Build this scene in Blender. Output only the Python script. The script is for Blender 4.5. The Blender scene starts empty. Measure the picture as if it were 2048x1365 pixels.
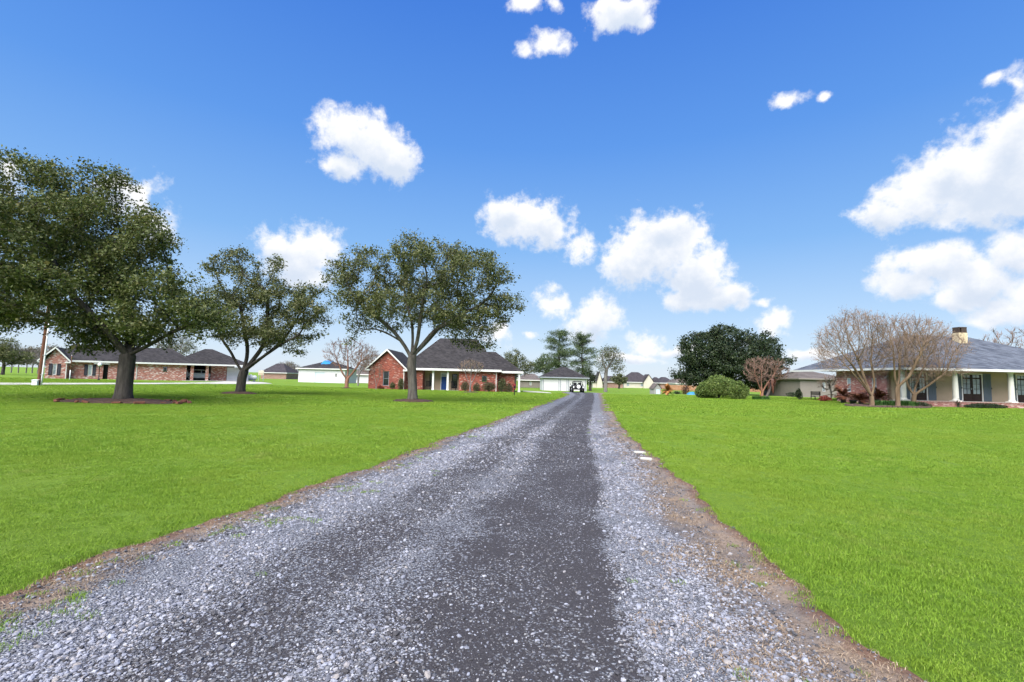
import bpy, math, random
import numpy as np
from mathutils import Vector, Matrix

random.seed(11)
rng = np.random.default_rng(7)
scene = bpy.context.scene
col = scene.collection
PI = math.pi
R = math.radians

# ------------------------------------------------------------------ camera
F = 967.0            # focal length in pixels of the 2048 wide photograph
CX, CY = 1024.0, 682.5
EYE = 1.6
PITCH = math.atan((756.0 - CY) / F)
ROLL = R(1.29)
fwd = Vector((0, math.cos(PITCH), math.sin(PITCH)))
_r0 = Vector((1, 0, 0))
_u0 = Vector((0, -math.sin(PITCH), math.cos(PITCH)))
rgt = _r0 * math.cos(ROLL) + _u0 * math.sin(ROLL)
upv = _u0 * math.cos(ROLL) - _r0 * math.sin(ROLL)
cam_d = bpy.data.cameras.new('camera')
cam_d.sensor_width = 36.0
cam_d.lens = 36.0 * F / 2048.0
cam_d.clip_start = 0.05
cam_d.clip_end = 9000.0
cam = bpy.data.objects.new('camera', cam_d)
col.objects.link(cam)
m = Matrix((rgt, upv, -fwd)).transposed().to_4x4()
m.translation = Vector((0, 0, EYE))
cam.matrix_world = m
scene.camera = cam

# ------------------------------------------------------------------ exposure
vs = scene.view_settings
scene.display_settings.display_device = 'sRGB'
vs.view_transform = 'Standard'
vs.look = 'None'
vs.gamma = 1.0
vs.use_curve_mapping = False
vs.exposure = 1.25
cy = scene.cycles
cy.max_bounces = 6
cy.diffuse_bounces = 2
cy.use_adaptive_sampling = True
cy.adaptive_threshold = 0.02
cy.adaptive_min_samples = 12
cy.glossy_bounces = 2
cy.transmission_bounces = 3
cy.transparent_max_bounces = 6
cy.use_denoising = True
cy.sample_clamp_indirect = 4.0


def ray(px, py):
    return rgt * ((px - CX) / F) - upv * ((py - CY) / F) + fwd


def at(px, py, D):
    """Point of the place seen at a pixel of the photograph, D metres ahead."""
    d = ray(px, py)
    return Vector((0, 0, EYE)) + d * (D / d.y)


# ------------------------------------------------------------------ sun
SUN_EL, SUN_AZ = R(52), R(205)      # azimuth clockwise from +Y: behind the camera, a little to the left
sd = Vector((math.sin(SUN_AZ) * math.cos(SUN_EL), math.cos(SUN_AZ) * math.cos(SUN_EL), math.sin(SUN_EL)))
sun_d = bpy.data.lights.new('sun', 'SUN')
sun_d.energy = 4.2
sun_d.angle = R(65)                 # veiled by thin cloud: hardly any cast shadows
sun_d.color = (1.0, 0.965, 0.91)
sun = bpy.data.objects.new('sun', sun_d)
col.objects.link(sun)
sun.rotation_euler = sd.to_track_quat('Z', 'Y').to_euler()
sun.location = (0, 0, 40)

# ------------------------------------------------------------------ sky
SKY = 0.06
world = bpy.data.worlds.new('World')
scene.world = world
world.use_nodes = True
wt = world.node_tree
wt.nodes.clear()


def wn(t, **k):
    n = wt.nodes.new(t)
    for a, b in k.items():
        setattr(n, a, b)
    return n


def wmath(op, a, b=None, c=None):
    n = wn('ShaderNodeMath', operation=op)
    for i, v in enumerate((a, b, c)):
        if v is None:
            continue
        if isinstance(v, (int, float)):
            n.inputs[i].default_value = v
        else:
            wt.links.new(v, n.inputs[i])
    return n.outputs[0]


def wvec(op, a, b=None, c=None):
    n = wn('ShaderNodeVectorMath', operation=op)
    for i, v in enumerate((a, b, c)):
        if v is None:
            continue
        if isinstance(v, (tuple, list)):
            n.inputs[i].default_value = v
        elif isinstance(v, (int, float)):
            n.inputs['Scale'].default_value = v
        else:
            wt.links.new(v, n.inputs[i])
    return n.outputs['Value'] if op == 'LENGTH' else n.outputs['Vector']


sky = wn('ShaderNodeTexSky', sky_type='NISHITA', sun_disc=False)
sky.sun_elevation = SUN_EL
sky.sun_rotation = SUN_AZ
sky.air_density = 1.0
sky.dust_density = 0.6
sky.ozone_density = 2.5
tc = wn('ShaderNodeTexCoord')
sep = wn('ShaderNodeSeparateXYZ')
wt.links.new(tc.outputs['Generated'], sep.inputs[0])
uu = wmath('ARCTAN2', sep.outputs[0], sep.outputs[1])
vv = wmath('ARCSINE', sep.outputs[2])
cmb = wn('ShaderNodeCombineXYZ')
wt.links.new(uu, cmb.inputs[0]); wt.links.new(vv, cmb.inputs[1])


def wnoise(scale, detail, rough=0.55):
    n = wn('ShaderNodeTexNoise')
    n.inputs['Scale'].default_value = scale
    n.inputs['Detail'].default_value = detail
    n.inputs['Roughness'].default_value = rough
    wt.links.new(tc.outputs['Generated'], n.inputs['Vector'])
    return n


nw = wnoise(7.0, 3.0)
warp = wvec('SCALE', wvec('SUBTRACT', nw.outputs['Color'], (0.5, 0.5, 0.5)), 0.085)
pos = wvec('ADD', cmb.outputs[0], warp)
CLOUDS = [  # cumulus: centre and radii (in pixels of the photograph, turned into directions of the sky)
    (690, 272, 62, 48), (748, 288, 72, 56), (785, 312, 48, 42), (682, 328, 46, 30),
    (1045, 440, 84, 58), (1005, 424, 48, 36), (1092, 470, 46, 36), (1165, 500, 42, 36), (1148, 472, 26, 22),
    (1320, 505, 100, 70), (1268, 525, 62, 62), (1395, 548, 76, 54), (1448, 592, 62, 32), (1335, 462, 58, 36), (1375, 600, 62, 22),
    (1960, 335, 150, 105), (1860, 378, 110, 72), (1775, 425, 85, 34), (2035, 255, 72, 76), (1975, 405, 130, 62), (2110, 320, 140, 150), (1905, 330, 70, 60),
    (1860, 530, 115, 40), (1950, 560, 90, 46), (1800, 572, 72, 28), (1915, 598, 72, 22), (2040, 505, 62, 50),
    (1995, 625, 88, 30), (2070, 600, 70, 60),
    (600, 505, 80, 56), (558, 482, 48, 30), (642, 492, 44, 42), (612, 548, 60, 26),
    (272, 402, 62, 56), (306, 452, 46, 52), (240, 376, 56, 34), (10, 335, 40, 30),
    (1240, 34, 68, 40), (1208, 12, 44, 28), (1286, 56, 32, 20),
    (1055, 8, 38, 22), (1110, 12, 24, 18), (1090, 86, 44, 20), (1042, 92, 18, 13),
    (1570, 200, 42, 17), (1668, 187, 15, 11), (1985, 150, 34, 13), (2032, 166, 26, 38),
    (1100, 604, 28, 29), (1185, 642, 58, 44), (1300, 690, 36, 24), (1540, 655, 40, 32),
    (992, 664, 32, 24), (1062, 662, 20, 8), (1530, 605, 22, 9), 
    (1260, 715, 60, 12), (1390, 700, 90, 10), (1620, 715, 60, 12),
]


def azel(px, py):
    d = ray(px, py).normalized()
    return math.atan2(d.x, d.y), math.asin(d.z)


blobs = []
for x, y, a, b in CLOUDS:
    u0_, v0_ = azel(x, y)
    ru = abs(azel(x + a, y)[0] - azel(x - a, y)[0]) / 2
    rv = abs(azel(x, y + b)[1] - azel(x, y - b)[1]) / 2
    w_ = 1.25 if a > 45 else 1.9          # the small ones are torn and wispy
    blobs.append((u0_, v0_, ru * w_, rv * w_, a > 45))
rs = random.Random(5)
for k in range(13):         # the same kind of sky goes on round the rest of the horizon
    u0_ = 1.15 + (k + rs.random()) / 13 * (2 * PI - 2.3)
    if u0_ > PI:
        u0_ -= 2 * PI
    v0_ = rs.uniform(0.12, 0.7)
    blobs.append((u0_, v0_, rs.uniform(0.08, 0.2), rs.uniform(0.05, 0.1), False))
field = low = None
for (bu, bv, ru, rv, big) in blobs:
    ln = wvec('LENGTH', wvec('MULTIPLY_ADD', pos, (1 / ru, 1 / rv, 0), (-bu / ru, -bv / rv, 0)))
    if not big:
        ln = wmath('ADD', ln, 0.36)
    field = ln if field is None else wmath('SMOOTH_MIN', field, ln, 0.25)
    if big:
        l2 = wvec('LENGTH', wvec('MULTIPLY_ADD', pos, (1 / ru, 1 / rv, 0), (-bu / ru, -(bv - 0.55 * rv) / rv, 0)))
        low = l2 if low is None else wmath('SMOOTH_MIN', low, l2, 0.25)
n1 = wnoise(16.0, 5.5, 0.62)
n2 = wnoise(44.0, 4.0, 0.62)
cov = wmath('MULTIPLY', wmath('SUBTRACT', 1.0, field), 1.5)
cov = wmath('ADD', cov, wmath('MULTIPLY', wmath('SUBTRACT', n1.outputs['Fac'], 0.505), 1.7))
cov = wmath('ADD', cov, wmath('MULTIPLY', wmath('SUBTRACT', n2.outputs['Fac'], 0.52), 1.5))
mr = wn('ShaderNodeMapRange', interpolation_type='SMOOTHSTEP')
wt.links.new(cov, mr.inputs['Value'])
mr.inputs['From Min'].default_value = -0.04
mr.inputs['From Max'].default_value = 0.82
mask = mr.outputs[0]
sh = wmath('SUBTRACT', 1.05, low)
sh = wmath('ADD', sh, wmath('MULTIPLY', wmath('SUBTRACT', n1.outputs['Fac'], 0.5), 1.8))
mr2 = wn('ShaderNodeMapRange', interpolation_type='SMOOTHSTEP')
wt.links.new(sh, mr2.inputs['Value'])
mr2.inputs['From Min'].default_value = 0.05
mr2.inputs['From Max'].default_value = 1.1
ccol = wn('ShaderNodeMix', data_type='RGBA')
wt.links.new(mr2.outputs[0], ccol.inputs['Factor'])
CL = 0.45 / SKY
ccol.inputs['A'].default_value = (CL, CL * 1.0, CL * 1.01, 1)
ccol.inputs['B'].default_value = (CL * 0.66, CL * 0.74, CL * 0.87, 1)
# the clear air: the sky model, cleaned up towards the clear blue of the day
grad = wn('ShaderNodeValToRGB')
GR = [(0.0, (0.74, 0.84, 0.96)), (3, (0.64, 0.79, 0.97)), (7, (0.47, 0.68, 0.96)), (15, (0.235, 0.495, 0.93)), (26, (0.110, 0.335, 0.88)), (39, (0.056, 0.225, 0.79)), (90, (0.030, 0.13, 0.56))]
el_ = grad.color_ramp.elements
while len(el_) < len(GR):
    el_.new(0.5)
for e_, (dg, c_) in zip(el_, GR):
    e_.position = math.sin(R(dg))
    e_.color = tuple(x / 2.30 / SKY for x in c_) + (1,)
wt.links.new(sep.outputs[2], grad.inputs[0])
hs = wn('ShaderNodeMix', data_type='RGBA')
hs.inputs['Factor'].default_value = 0.85
wt.links.new(sky.outputs[0], hs.inputs['A'])
wt.links.new(grad.outputs[0], hs.inputs['B'])
mixs = wn('ShaderNodeMix', data_type='RGBA')
wt.links.new(mask, mixs.inputs['Factor'])
wt.links.new(hs.outputs['Result'], mixs.inputs['A'])
wt.links.new(ccol.outputs['Result'], mixs.inputs['B'])
bg = wn('ShaderNodeBackground')
bg.inputs['Strength'].default_value = SKY
wt.links.new(mixs.outputs['Result'], bg.inputs['Color'])
wo = wn('ShaderNodeOutputWorld')
wt.links.new(bg.outputs[0], wo.inputs['Surface'])
world.cycles.sampling_method = 'MANUAL'
world.cycles.sample_map_resolution = 512

# ------------------------------------------------------------------ terrain: almost flat, measured at the foot of the things that stand on it
CTRL = [(245, 805, 23.5), (480, 787, 35), (825, 803, 30), (110, 754, 64), (475, 763, 76), (870, 781, 61.5), (1028, 781, 62.5),
        (1150, 784, 85), (1155, 785.5, 74), (640, 767, 95), (693, 775, 58), (1950, 815, 38), (1700, 803, 46), (1335, 788, 60),
        (1440, 796, 50), (1630, 793, 68), (1560, 783, 120), (1270, 777, 165), (40, 744, 110), (548, 757, 150), (500, 763, 84),
        (1210, 785, 80), (1090, 783, 85)]
cx_, cy_, cz_, cs_ = [], [], [], []
for c in CTRL:
    p = at(*c)
    cx_.append(p.x); cy_.append(p.y); cz_.append(p.z); cs_.append(4 + 0.16 * c[2])
for X in (-30, -15, 0, 15, 30):
    for Y in (-40, -20, 0, 12, 22):
        cx_.append(X); cy_.append(Y); cz_.append(0.0); cs_.append(10)
for X in (-400, -150, 0, 150, 400):
    for Y in (260, 420):
        cx_.append(X); cy_.append(Y); cz_.append(-0.9); cs_.append(80)
cx_, cy_, cz_, cs_ = map(np.array, (cx_, cy_, cz_, cs_))


def terrain(x, y):
    x = np.asarray(x, float); y = np.asarray(y, float)
    shp = x.shape
    x = x.ravel()[:, None]; y = y.ravel()[:, None]
    w = np.exp(-0.5 * ((x - cx_) ** 2 + (y - cy_) ** 2) / cs_ ** 2) + 1e-9 / (1 + ((x - cx_) ** 2 + (y - cy_) ** 2) * 1e-3)
    return ((w * cz_).sum(1) / w.sum(1)).reshape(shp)


def gz(x, y):
    return float(terrain(np.array([x]), np.array([y]))[0])


def foot(px, D):
    """Ground point in the column px of the photograph, D metres ahead."""
    py = 770.0
    for _ in range(6):
        p = at(px, py, D)
        z = gz(p.x, p.y)
        py += (p.z - z) * F / D
    return Vector((p.x, p.y, z))


def ground_px(px, py):
    """Where the line of sight through a pixel meets the ground."""
    d = ray(px, py)
    z = 0.0
    for _ in range(40):
        t = (EYE - z) / max(-d.z, 1e-4)
        x, y = d.x * t, d.y * t
        z = 0.5 * z + 0.5 * gz(x, y)
    return Vector((x, y, z))


# ------------------------------------------------------------------ helpers
def tag(o, label=None, cat=None, group=None, kind=None):
    if label: o['label'] = label
    if cat: o['category'] = cat
    if group: o['group'] = group
    if kind: o['kind'] = kind
    return o


def empty(name, loc=(0, 0, 0), rz=0.0):
    o = bpy.data.objects.new(name, None)
    o.empty_display_size = 0.2
    o.location = loc
    o.rotation_euler = (0, 0, rz)
    col.objects.link(o)
    return o


def link_mesh(name, me, mat=None, parent=None):
    o = bpy.data.objects.new(name, me)
    if mat is not None and not me.materials:
        me.materials.append(mat)
    o.parent = parent
    col.objects.link(o)
    return o


def copy_tree(o, parent=None):
    c = o.copy()
    col.objects.link(c)
    c.parent = parent
    for ch in o.children:
        copy_tree(ch, c)
    return c


class MB:
    def __init__(s):
        s.v = []; s.f = []

    def poly(s, pts):
        n = len(s.v)
        s.v += [tuple(p) for p in pts]
        s.f.append(tuple(range(n, n + len(pts))))
        return s

    def box(s, x0, x1, y0, y1, z0, z1):
        n = len(s.v)
        s.v += [(x0, y0, z0), (x1, y0, z0), (x1, y1, z0), (x0, y1, z0), (x0, y0, z1), (x1, y0, z1), (x1, y1, z1), (x0, y1, z1)]
        for q in ((3, 2, 1, 0), (4, 5, 6, 7), (0, 1, 5, 4), (1, 2, 6, 5), (2, 3, 7, 6), (3, 0, 4, 7)):
            s.f.append(tuple(n + i for i in q))
        return s

    def bbox(s, x0, x1, y0, y1, z0, z1, b=0.01):
        """box with chamfered vertical and horizontal edges"""
        n = len(s.v)
        for (z, k) in ((z0, b), (z0 + b, 0), (z1 - b, 0), (z1, b)):
            s.v += [(x0 + b + k, y0 + k, z), (x1 - b - k, y0 + k, z), (x1 - k, y0 + b + k, z), (x1 - k, y1 - b - k, z),
                    (x1 - b - k, y1 - k, z), (x0 + b + k, y1 - k, z), (x0 + k, y1 - b - k, z), (x0 + k, y0 + b + k, z)]
        for r in range(3):
            for i in range(8):
                j = (i + 1) % 8
                s.f.append((n + r * 8 + i, n + r * 8 + j, n + r * 8 + 8 + j, n + r * 8 + 8 + i))
        s.f.append(tuple(n + i for i in range(7, -1, -1)))
        s.f.append(tuple(n + 24 + i for i in range(8)))
        return s

    def prism(s, pts, off):
        off = Vector(off)
        n = len(s.v); k = len(pts)
        s.v += [tuple(Vector(p)) for p in pts] + [tuple(Vector(p) + off) for p in pts]
        s.f.append(tuple(range(n + k - 1, n - 1, -1)))
        s.f.append(tuple(range(n + k, n + 2 * k)))
        for i in range(k):
            j = (i + 1) % k
            s.f.append((n + i, n + j, n + k + j, n + k + i))
        return s

    def tube(s, pts, rad, n=8, cap=True):
        pts = [Vector(p) for p in pts]
        if isinstance(rad, (int, float)):
            rad = [rad] * len(pts)
        b = len(s.v)
        t0 = (pts[1] - pts[0]).normalized()
        a = t0.orthogonal().normalized()
        for i, p in enumerate(pts):
            t = (pts[min(i + 1, len(pts) - 1)] - pts[max(i - 1, 0)]).normalized()
            a = (a - t * a.dot(t))
            a = a.normalized() if a.length > 1e-6 else t.orthogonal().normalized()
            c = t.cross(a)
            for k in range(n):
                th = 2 * PI * k / n
                s.v.append(tuple(p + (a * math.cos(th) + c * math.sin(th)) * rad[i]))
        for i in range(len(pts) - 1):
            for k in range(n):
                j = (k + 1) % n
                s.f.append((b + i * n + k, b + i * n + j, b + (i + 1) * n + j, b + (i + 1) * n + k))
        if cap:
            s.f.append(tuple(b + k for k in range(n - 1, -1, -1)))
            s.f.append(tuple(b + (len(pts) - 1) * n + k for k in range(n)))
        return s

    def lathe(s, prof, n=16, c=(0, 0, 0)):
        b = len(s.v)
        for r, z in prof:
            for k in range(n):
                th = 2 * PI * k / n
                s.v.append((c[0] + r * math.cos(th), c[1] + r * math.sin(th), c[2] + z))
        for i in range(len(prof) - 1):
            for k in range(n):
                j = (k + 1) % n
                s.f.append((b + i * n + k, b + i * n + j, b + (i + 1) * n + j, b + (i + 1) * n + k))
        s.f.append(tuple(b + k for k in range(n - 1, -1, -1)))
        s.f.append(tuple(b + (len(prof) - 1) * n + k for k in range(n)))
        return s

    def wall(s, p0, ux, x0, x1, z0, z1, t, holes=()):
        """wall panel from local p0 along ux, thickness t behind it, with real openings"""
        p0 = Vector(p0); ux = Vector(ux).normalized(); uz = Vector((0, 0, 1)); un = uz.cross(ux)
        xs = sorted({x0, x1, *[min(max(h[i], x0), x1) for h in holes for i in (0, 1)]})
        zs = sorted({z0, z1, *[min(max(h[i], z0), z1) for h in holes for i in (2, 3)]})

        def solid(i, j):
            if i < 0 or j < 0 or i >= len(xs) - 1 or j >= len(zs) - 1:
                return False
            a = (xs[i] + xs[i + 1]) / 2; b = (zs[j] + zs[j + 1]) / 2
            return not any(h[0] < a < h[1] and h[2] < b < h[3] for h in holes)
        P = lambda x, z, d: p0 + ux * x + uz * z + un * d
        for i in range(len(xs) - 1):
            for j in range(len(zs) - 1):
                if not solid(i, j):
                    continue
                a, b, c, d = xs[i], xs[i + 1], zs[j], zs[j + 1]
                s.poly([P(a, c, 0), P(b, c, 0), P(b, d, 0), P(a, d, 0)])
                s.poly([P(b, c, t), P(a, c, t), P(a, d, t), P(b, d, t)])
                if not solid(i - 1, j): s.poly([P(a, c, t), P(a, c, 0), P(a, d, 0), P(a, d, t)])
                if not solid(i + 1, j): s.poly([P(b, c, 0), P(b, c, t), P(b, d, t), P(b, d, 0)])
                if not solid(i, j - 1): s.poly([P(a, c, t), P(b, c, t), P(b, c, 0), P(a, c, 0)])
                if not solid(i, j + 1): s.poly([P(a, d, 0), P(b, d, 0), P(b, d, t), P(a, d, t)])
        return s

    def build(s, name, mat, parent=None, smooth=False):
        me = bpy.data.meshes.new(name)
        me.from_pydata(s.v, [], s.f)
        me.materials.append(mat)
        if smooth:
            me.polygons.foreach_set('use_smooth', [True] * len(me.polygons))
        me.update()
        o = bpy.data.objects.new(name, me)
        o.parent = parent
        col.objects.link(o)
        return o


def np_mesh(name, verts, faces, mat, smooth=False):
    """fast mesh from arrays: verts (n,3), faces (m,k)"""
    me = bpy.data.meshes.new(name)
    n, k = faces.shape
    me.vertices.add(len(verts)); me.vertices.foreach_set('co', np.ascontiguousarray(verts, np.float32).ravel())
    me.loops.add(n * k); me.loops.foreach_set('vertex_index', np.ascontiguousarray(faces, np.int32).ravel())
    me.polygons.add(n)
    me.polygons.foreach_set('loop_start', np.arange(0, n * k, k, dtype=np.int32))
    me.polygons.foreach_set('loop_total', np.full(n, k, np.int32))
    if smooth:
        me.polygons.foreach_set('use_smooth', np.ones(n, bool))
    me.update(calc_edges=True)
    me.validate()
    if mat is not None:
        me.materials.append(mat)
    return me


# ------------------------------------------------------------------ materials
class NT:
    def __init__(s, name):
        s.m = bpy.data.materials.new(name)
        s.m.use_nodes = True
        s.t = s.m.node_tree
        s.t.nodes.clear()
        s.out = s.n('ShaderNodeOutputMaterial')
        s.b = s.n('ShaderNodeBsdfPrincipled')
        s.l(s.b.outputs[0], s.out.inputs[0])
        s.b.inputs['Specular IOR Level'].default_value = 0.3

    def n(s, t, **k):
        x = s.t.nodes.new(t)
        for a, b in k.items():
            setattr(x, a, b)
        return x

    def l(s, a, b):
        s.t.links.new(a, b)

    def set(s, sock, v):
        if isinstance(v, (int, float)):
            sock.default_value = v
        elif isinstance(v, (tuple, list)):
            sock.default_value = tuple(v) + ((1,) if len(v) == 3 and len(sock.default_value) == 4 else ())
        else:
            s.l(v, sock)

    def math(s, op, *a):
        x = s.n('ShaderNodeMath', operation=op)
        for i, v in enumerate(a):
            s.set(x.inputs[i], v)
        return x.outputs[0]

    def coord(s, which='Object'):
        return s.n('ShaderNodeTexCoord').outputs[which]

    def noise(s, scale, detail=4, rough=0.55, vec=None, out='Fac'):
        x = s.n('ShaderNodeTexNoise')
        x.inputs['Scale'].default_value = scale; x.inputs['Detail'].default_value = detail; x.inputs['Roughness'].default_value = rough
        s.l(vec if vec is not None else s.coord(), x.inputs['Vector'])
        return x.outputs[out]

    def ramp(s, fac, stops, interp='LINEAR'):
        x = s.n('ShaderNodeValToRGB')
        x.color_ramp.interpolation = interp
        e = x.color_ramp.elements
        while len(e) < len(stops):
            e.new(0.5)
        for i, (p, c) in enumerate(stops):
            e[i].position = p
            e[i].color = (*c, 1) if len(c) == 3 else c
        s.set(x.inputs[0], fac)
        return x.outputs[0]

    def mix(s, fac, a, b, mode='MIX'):
        x = s.n('ShaderNodeMix', data_type='RGBA', blend_type=mode)
        s.set(x.inputs['Factor'], fac); s.set(x.inputs['A'], a); s.set(x.inputs['B'], b)
        return x.outputs['Result']

    def remap(s, v, a, b, c=0.0, d=1.0, smooth=True):
        x = s.n('ShaderNodeMapRange', interpolation_type='SMOOTHSTEP' if smooth else 'LINEAR')
        s.set(x.inputs[0], v)
        for i, q in enumerate((a, b, c, d)):
            x.inputs[i + 1].default_value = q
        return x.outputs[0]

    def bump(s, h, strength=0.3, dist=0.02):
        x = s.n('ShaderNodeBump')
        x.inputs['Strength'].default_value = strength; x.inputs['Distance'].default_value = dist
        s.l(h, x.inputs['Height'])
        s.l(x.outputs[0], s.b.inputs['Normal'])

    def base(s, c, rough=0.8):
        s.set(s.b.inputs['Base Color'], c)
        s.set(s.b.inputs['Roughness'], rough)
        return s.m

    def translucent(s, c, fac):
        t = s.n('ShaderNodeBsdfTranslucent')
        s.set(t.inputs[0], c)
        mx = s.n('ShaderNodeMixShader')
        mx.inputs[0].default_value = fac
        s.l(s.b.outputs[0], mx.inputs[1]); s.l(t.outputs[0], mx.inputs[2]); s.l(mx.outputs[0], s.out.inputs[0])


def plain(name, c, rough=0.6, var=0.12, scale=3.0, metal=0.0, bump=0.0, spec=None):
    k = NT(name)
    n = k.noise(scale, 6, 0.65)
    dark = tuple(x * (1 - var) for x in c); lite = tuple(min(1, x * (1 + var)) for x in c)
    k.base(k.ramp(n, [(0.3, dark), (0.7, lite)]), rough)
    k.b.inputs['Metallic'].default_value = metal
    if spec is not None:
        k.b.inputs['Specular IOR Level'].default_value = spec
    if bump:
        k.bump(k.noise(scale * 8, 4), bump, 0.01)
    return k.m


def cells(k, w, h, stagger=0.5):
    """running bond in the plane of an axis-aligned wall: random value for each unit, and a joint mask"""
    sp = k.n('ShaderNodeSeparateXYZ')
    k.l(k.coord(), sp.inputs[0])
    u = k.math('DIVIDE', k.math('ADD', sp.outputs[0], sp.outputs[1]), w)
    v = k.math('DIVIDE', sp.outputs[2], h)
    row = k.math('FLOOR', v)
    u = k.math('ADD', u, k.math('MULTIPLY', row, stagger))
    cu = k.math('FLOOR', u)
    cb = k.n('ShaderNodeCombineXYZ')
    k.l(cu, cb.inputs[0]); k.l(row, cb.inputs[1])
    wnz = k.n('ShaderNodeTexWhiteNoise', noise_dimensions='2D')
    k.l(cb.outputs[0], wnz.inputs['Vector'])
    fu = k.math('FRACT', u); fv = k.math('FRACT', v)
    return wnz.outputs['Value'], fu, fv


def brick_mat(name, stops, mortar, var_scale=0.5):
    k = NT(name)
    r, fu, fv = cells(k, 0.235, 0.085)
    c = k.ramp(r, stops, 'CONSTANT')
    big = k.noise(var_scale, 3)
    c = k.mix(k.remap(big, 0.35, 0.7, 0.0, 0.45), c, tuple(x * 0.7 for x in stops[0][1]))
    j = k.math('MAXIMUM', k.math('LESS_THAN', fu, 0.05), k.math('LESS_THAN', fv, 0.14))
    c = k.mix(k.math('MULTIPLY', j, 0.8), c, mortar)
    k.base(c, 0.85)
    k.bump(k.math('SUBTRACT', 1.0, j), 0.4, 0.01)
    return k.m


def shingle_mat(name, dark, lite, streak=0.3):
    k = NT(name)
    r, fu, fv = cells(k, 0.3, 0.13, 0.37)
    c = k.ramp(r, [(0.0, dark), (1.0, lite)])
    n = k.noise(0.6, 5, 0.6)
    c = k.mix(k.remap(n, 0.35, 0.75, 0, streak), c, tuple(x * 0.55 for x in dark))
    k.base(c, 0.9)
    k.bump(k.math('ADD', fv, k.math('MULTIPLY', r, 0.4)), 0.35, 0.015)
    return k.m


def leaf_mat(name, stops, trans=0.25, scale=0.6, rough=0.55):
    k = NT(name)
    g = k.n('ShaderNodeNewGeometry')
    rnd = g.outputs['Random Per Island']
    n = k.noise(scale, 3)
    f = k.math('ADD', k.math('MULTIPLY', rnd, 0.6), k.math('MULTIPLY', n, 0.5))
    c = k.ramp(f, stops)
    k.base(c, rough)
    k.translucent(c, trans)
    return k.m


def bark_mat(name, dark, lite, scale=6.0):
    k = NT(name)
    mp = k.n('ShaderNodeMapping'); mp.inputs['Scale'].default_value = (1, 1, 0.18)
    k.l(k.coord(), mp.inputs[0])
    n = k.noise(scale, 6, 0.65, mp.outputs[0])
    big = k.noise(1.2, 4)
    c = k.ramp(n, [(0.32, dark), (0.62, lite)])
    c = k.mix(k.remap(big, 0.4, 0.7, 0, 0.5), c, dark)
    k.base(c, 0.95)
    k.bump(n, 0.9, 0.04)
    return k.m


M = {}
M['brick_red'] = brick_mat('red_brick', [(0.0, (0.275, 0.062, 0.040)), (0.25, (0.205, 0.045, 0.031)), (0.5, (0.31, 0.085, 0.052)),
                                         (0.78, (0.12, 0.034, 0.027)), (0.92, (0.42, 0.29, 0.24))], (0.26, 0.16, 0.13))
M['brick_pink'] = brick_mat('mottled_brick', [(0.0, (0.38, 0.12, 0.085)), (0.25, (0.29, 0.085, 0.062)), (0.45, (0.46, 0.22, 0.175)),
                                              (0.62, (0.62, 0.50, 0.46)), (0.80, (0.34, 0.105, 0.075)), (0.92, (0.18, 0.07, 0.06))], (0.50, 0.42, 0.38))
M['brick_right'] = brick_mat('rose_brick', [(0.0, (0.32, 0.115, 0.095)), (0.35, (0.24, 0.08, 0.068)), (0.6, (0.40, 0.19, 0.16)), (0.86, (0.50, 0.36, 0.32))], (0.42, 0.33, 0.30))
M['brick_far'] = brick_mat('far_brick', [(0.0, (0.30, 0.17, 0.13)), (0.5, (0.24, 0.12, 0.09)), (0.8, (0.36, 0.24, 0.19))], (0.35, 0.28, 0.24))
M['roof_dark'] = shingle_mat('dark_shingles', (0.016, 0.0145, 0.0155), (0.040, 0.036, 0.0375))
M['roof_grey'] = shingle_mat('blue_grey_shingles', (0.045, 0.053, 0.070), (0.115, 0.128, 0.155), 0.25)
M['roof_brown'] = shingle_mat('brown_shingles', (0.075, 0.062, 0.056), (0.13, 0.11, 0.10))
M['roof_far'] = shingle_mat('far_shingles', (0.028, 0.024, 0.028), (0.058, 0.050, 0.055))
M['white'] = plain('white_paint', (0.66, 0.65, 0.63), 0.55, 0.05, 2.0)
M['cream'] = plain('cream_siding', (0.50, 0.46, 0.38), 0.7, 0.07, 1.0)
M['beige'] = plain('beige_stucco', (0.37, 0.285, 0.20), 0.85, 0.06, 1.5, bump=0.15)
M['tan'] = plain('tan_siding', (0.205, 0.18, 0.16), 0.8, 0.08, 1.0)
M['white_siding'] = plain('white_siding', (0.60, 0.585, 0.605), 0.5, 0.04, 1.0)
M['grey_trim'] = plain('grey_trim', (0.24, 0.26, 0.30), 0.6, 0.06)
M['shutter_blue'] = plain('blue_grey_paint', (0.095, 0.118, 0.142), 0.6, 0.08)
M['shutter_dark'] = plain('navy_black_paint', (0.018, 0.02, 0.03), 0.5, 0.1)
M['door_dark'] = plain('dark_mahogany', (0.022, 0.010, 0.009), 0.35, 0.2)
M['door_blue'] = plain('royal_blue_paint', (0.014, 0.055, 0.22), 0.4, 0.06)
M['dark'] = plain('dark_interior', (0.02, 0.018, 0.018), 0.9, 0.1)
M['black'] = plain('black_paint', (0.012, 0.012, 0.013), 0.4, 0.1)
M['rubber'] = plain('black_rubber', (0.015, 0.015, 0.016), 0.85, 0.15)
M['concrete'] = plain('pale_concrete', (0.40, 0.385, 0.35), 0.9, 0.15, 0.8)
M['mulch'] = plain('brown_mulch', (0.060, 0.035, 0.026), 1.0, 0.5, 9.0, bump=0.8)
M['brick_edge'] = plain('weathered_brick', (0.165, 0.066, 0.042), 0.9, 0.5, 5.0, bump=0.4)
M['stone_edge'] = plain('dull_edging', (0.10, 0.065, 0.055), 0.9, 0.3, 5.0)
M['pole_wood'] = bark_mat('creosoted_wood', (0.070, 0.030, 0.018), (0.17, 0.075, 0.045), 9)
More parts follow.
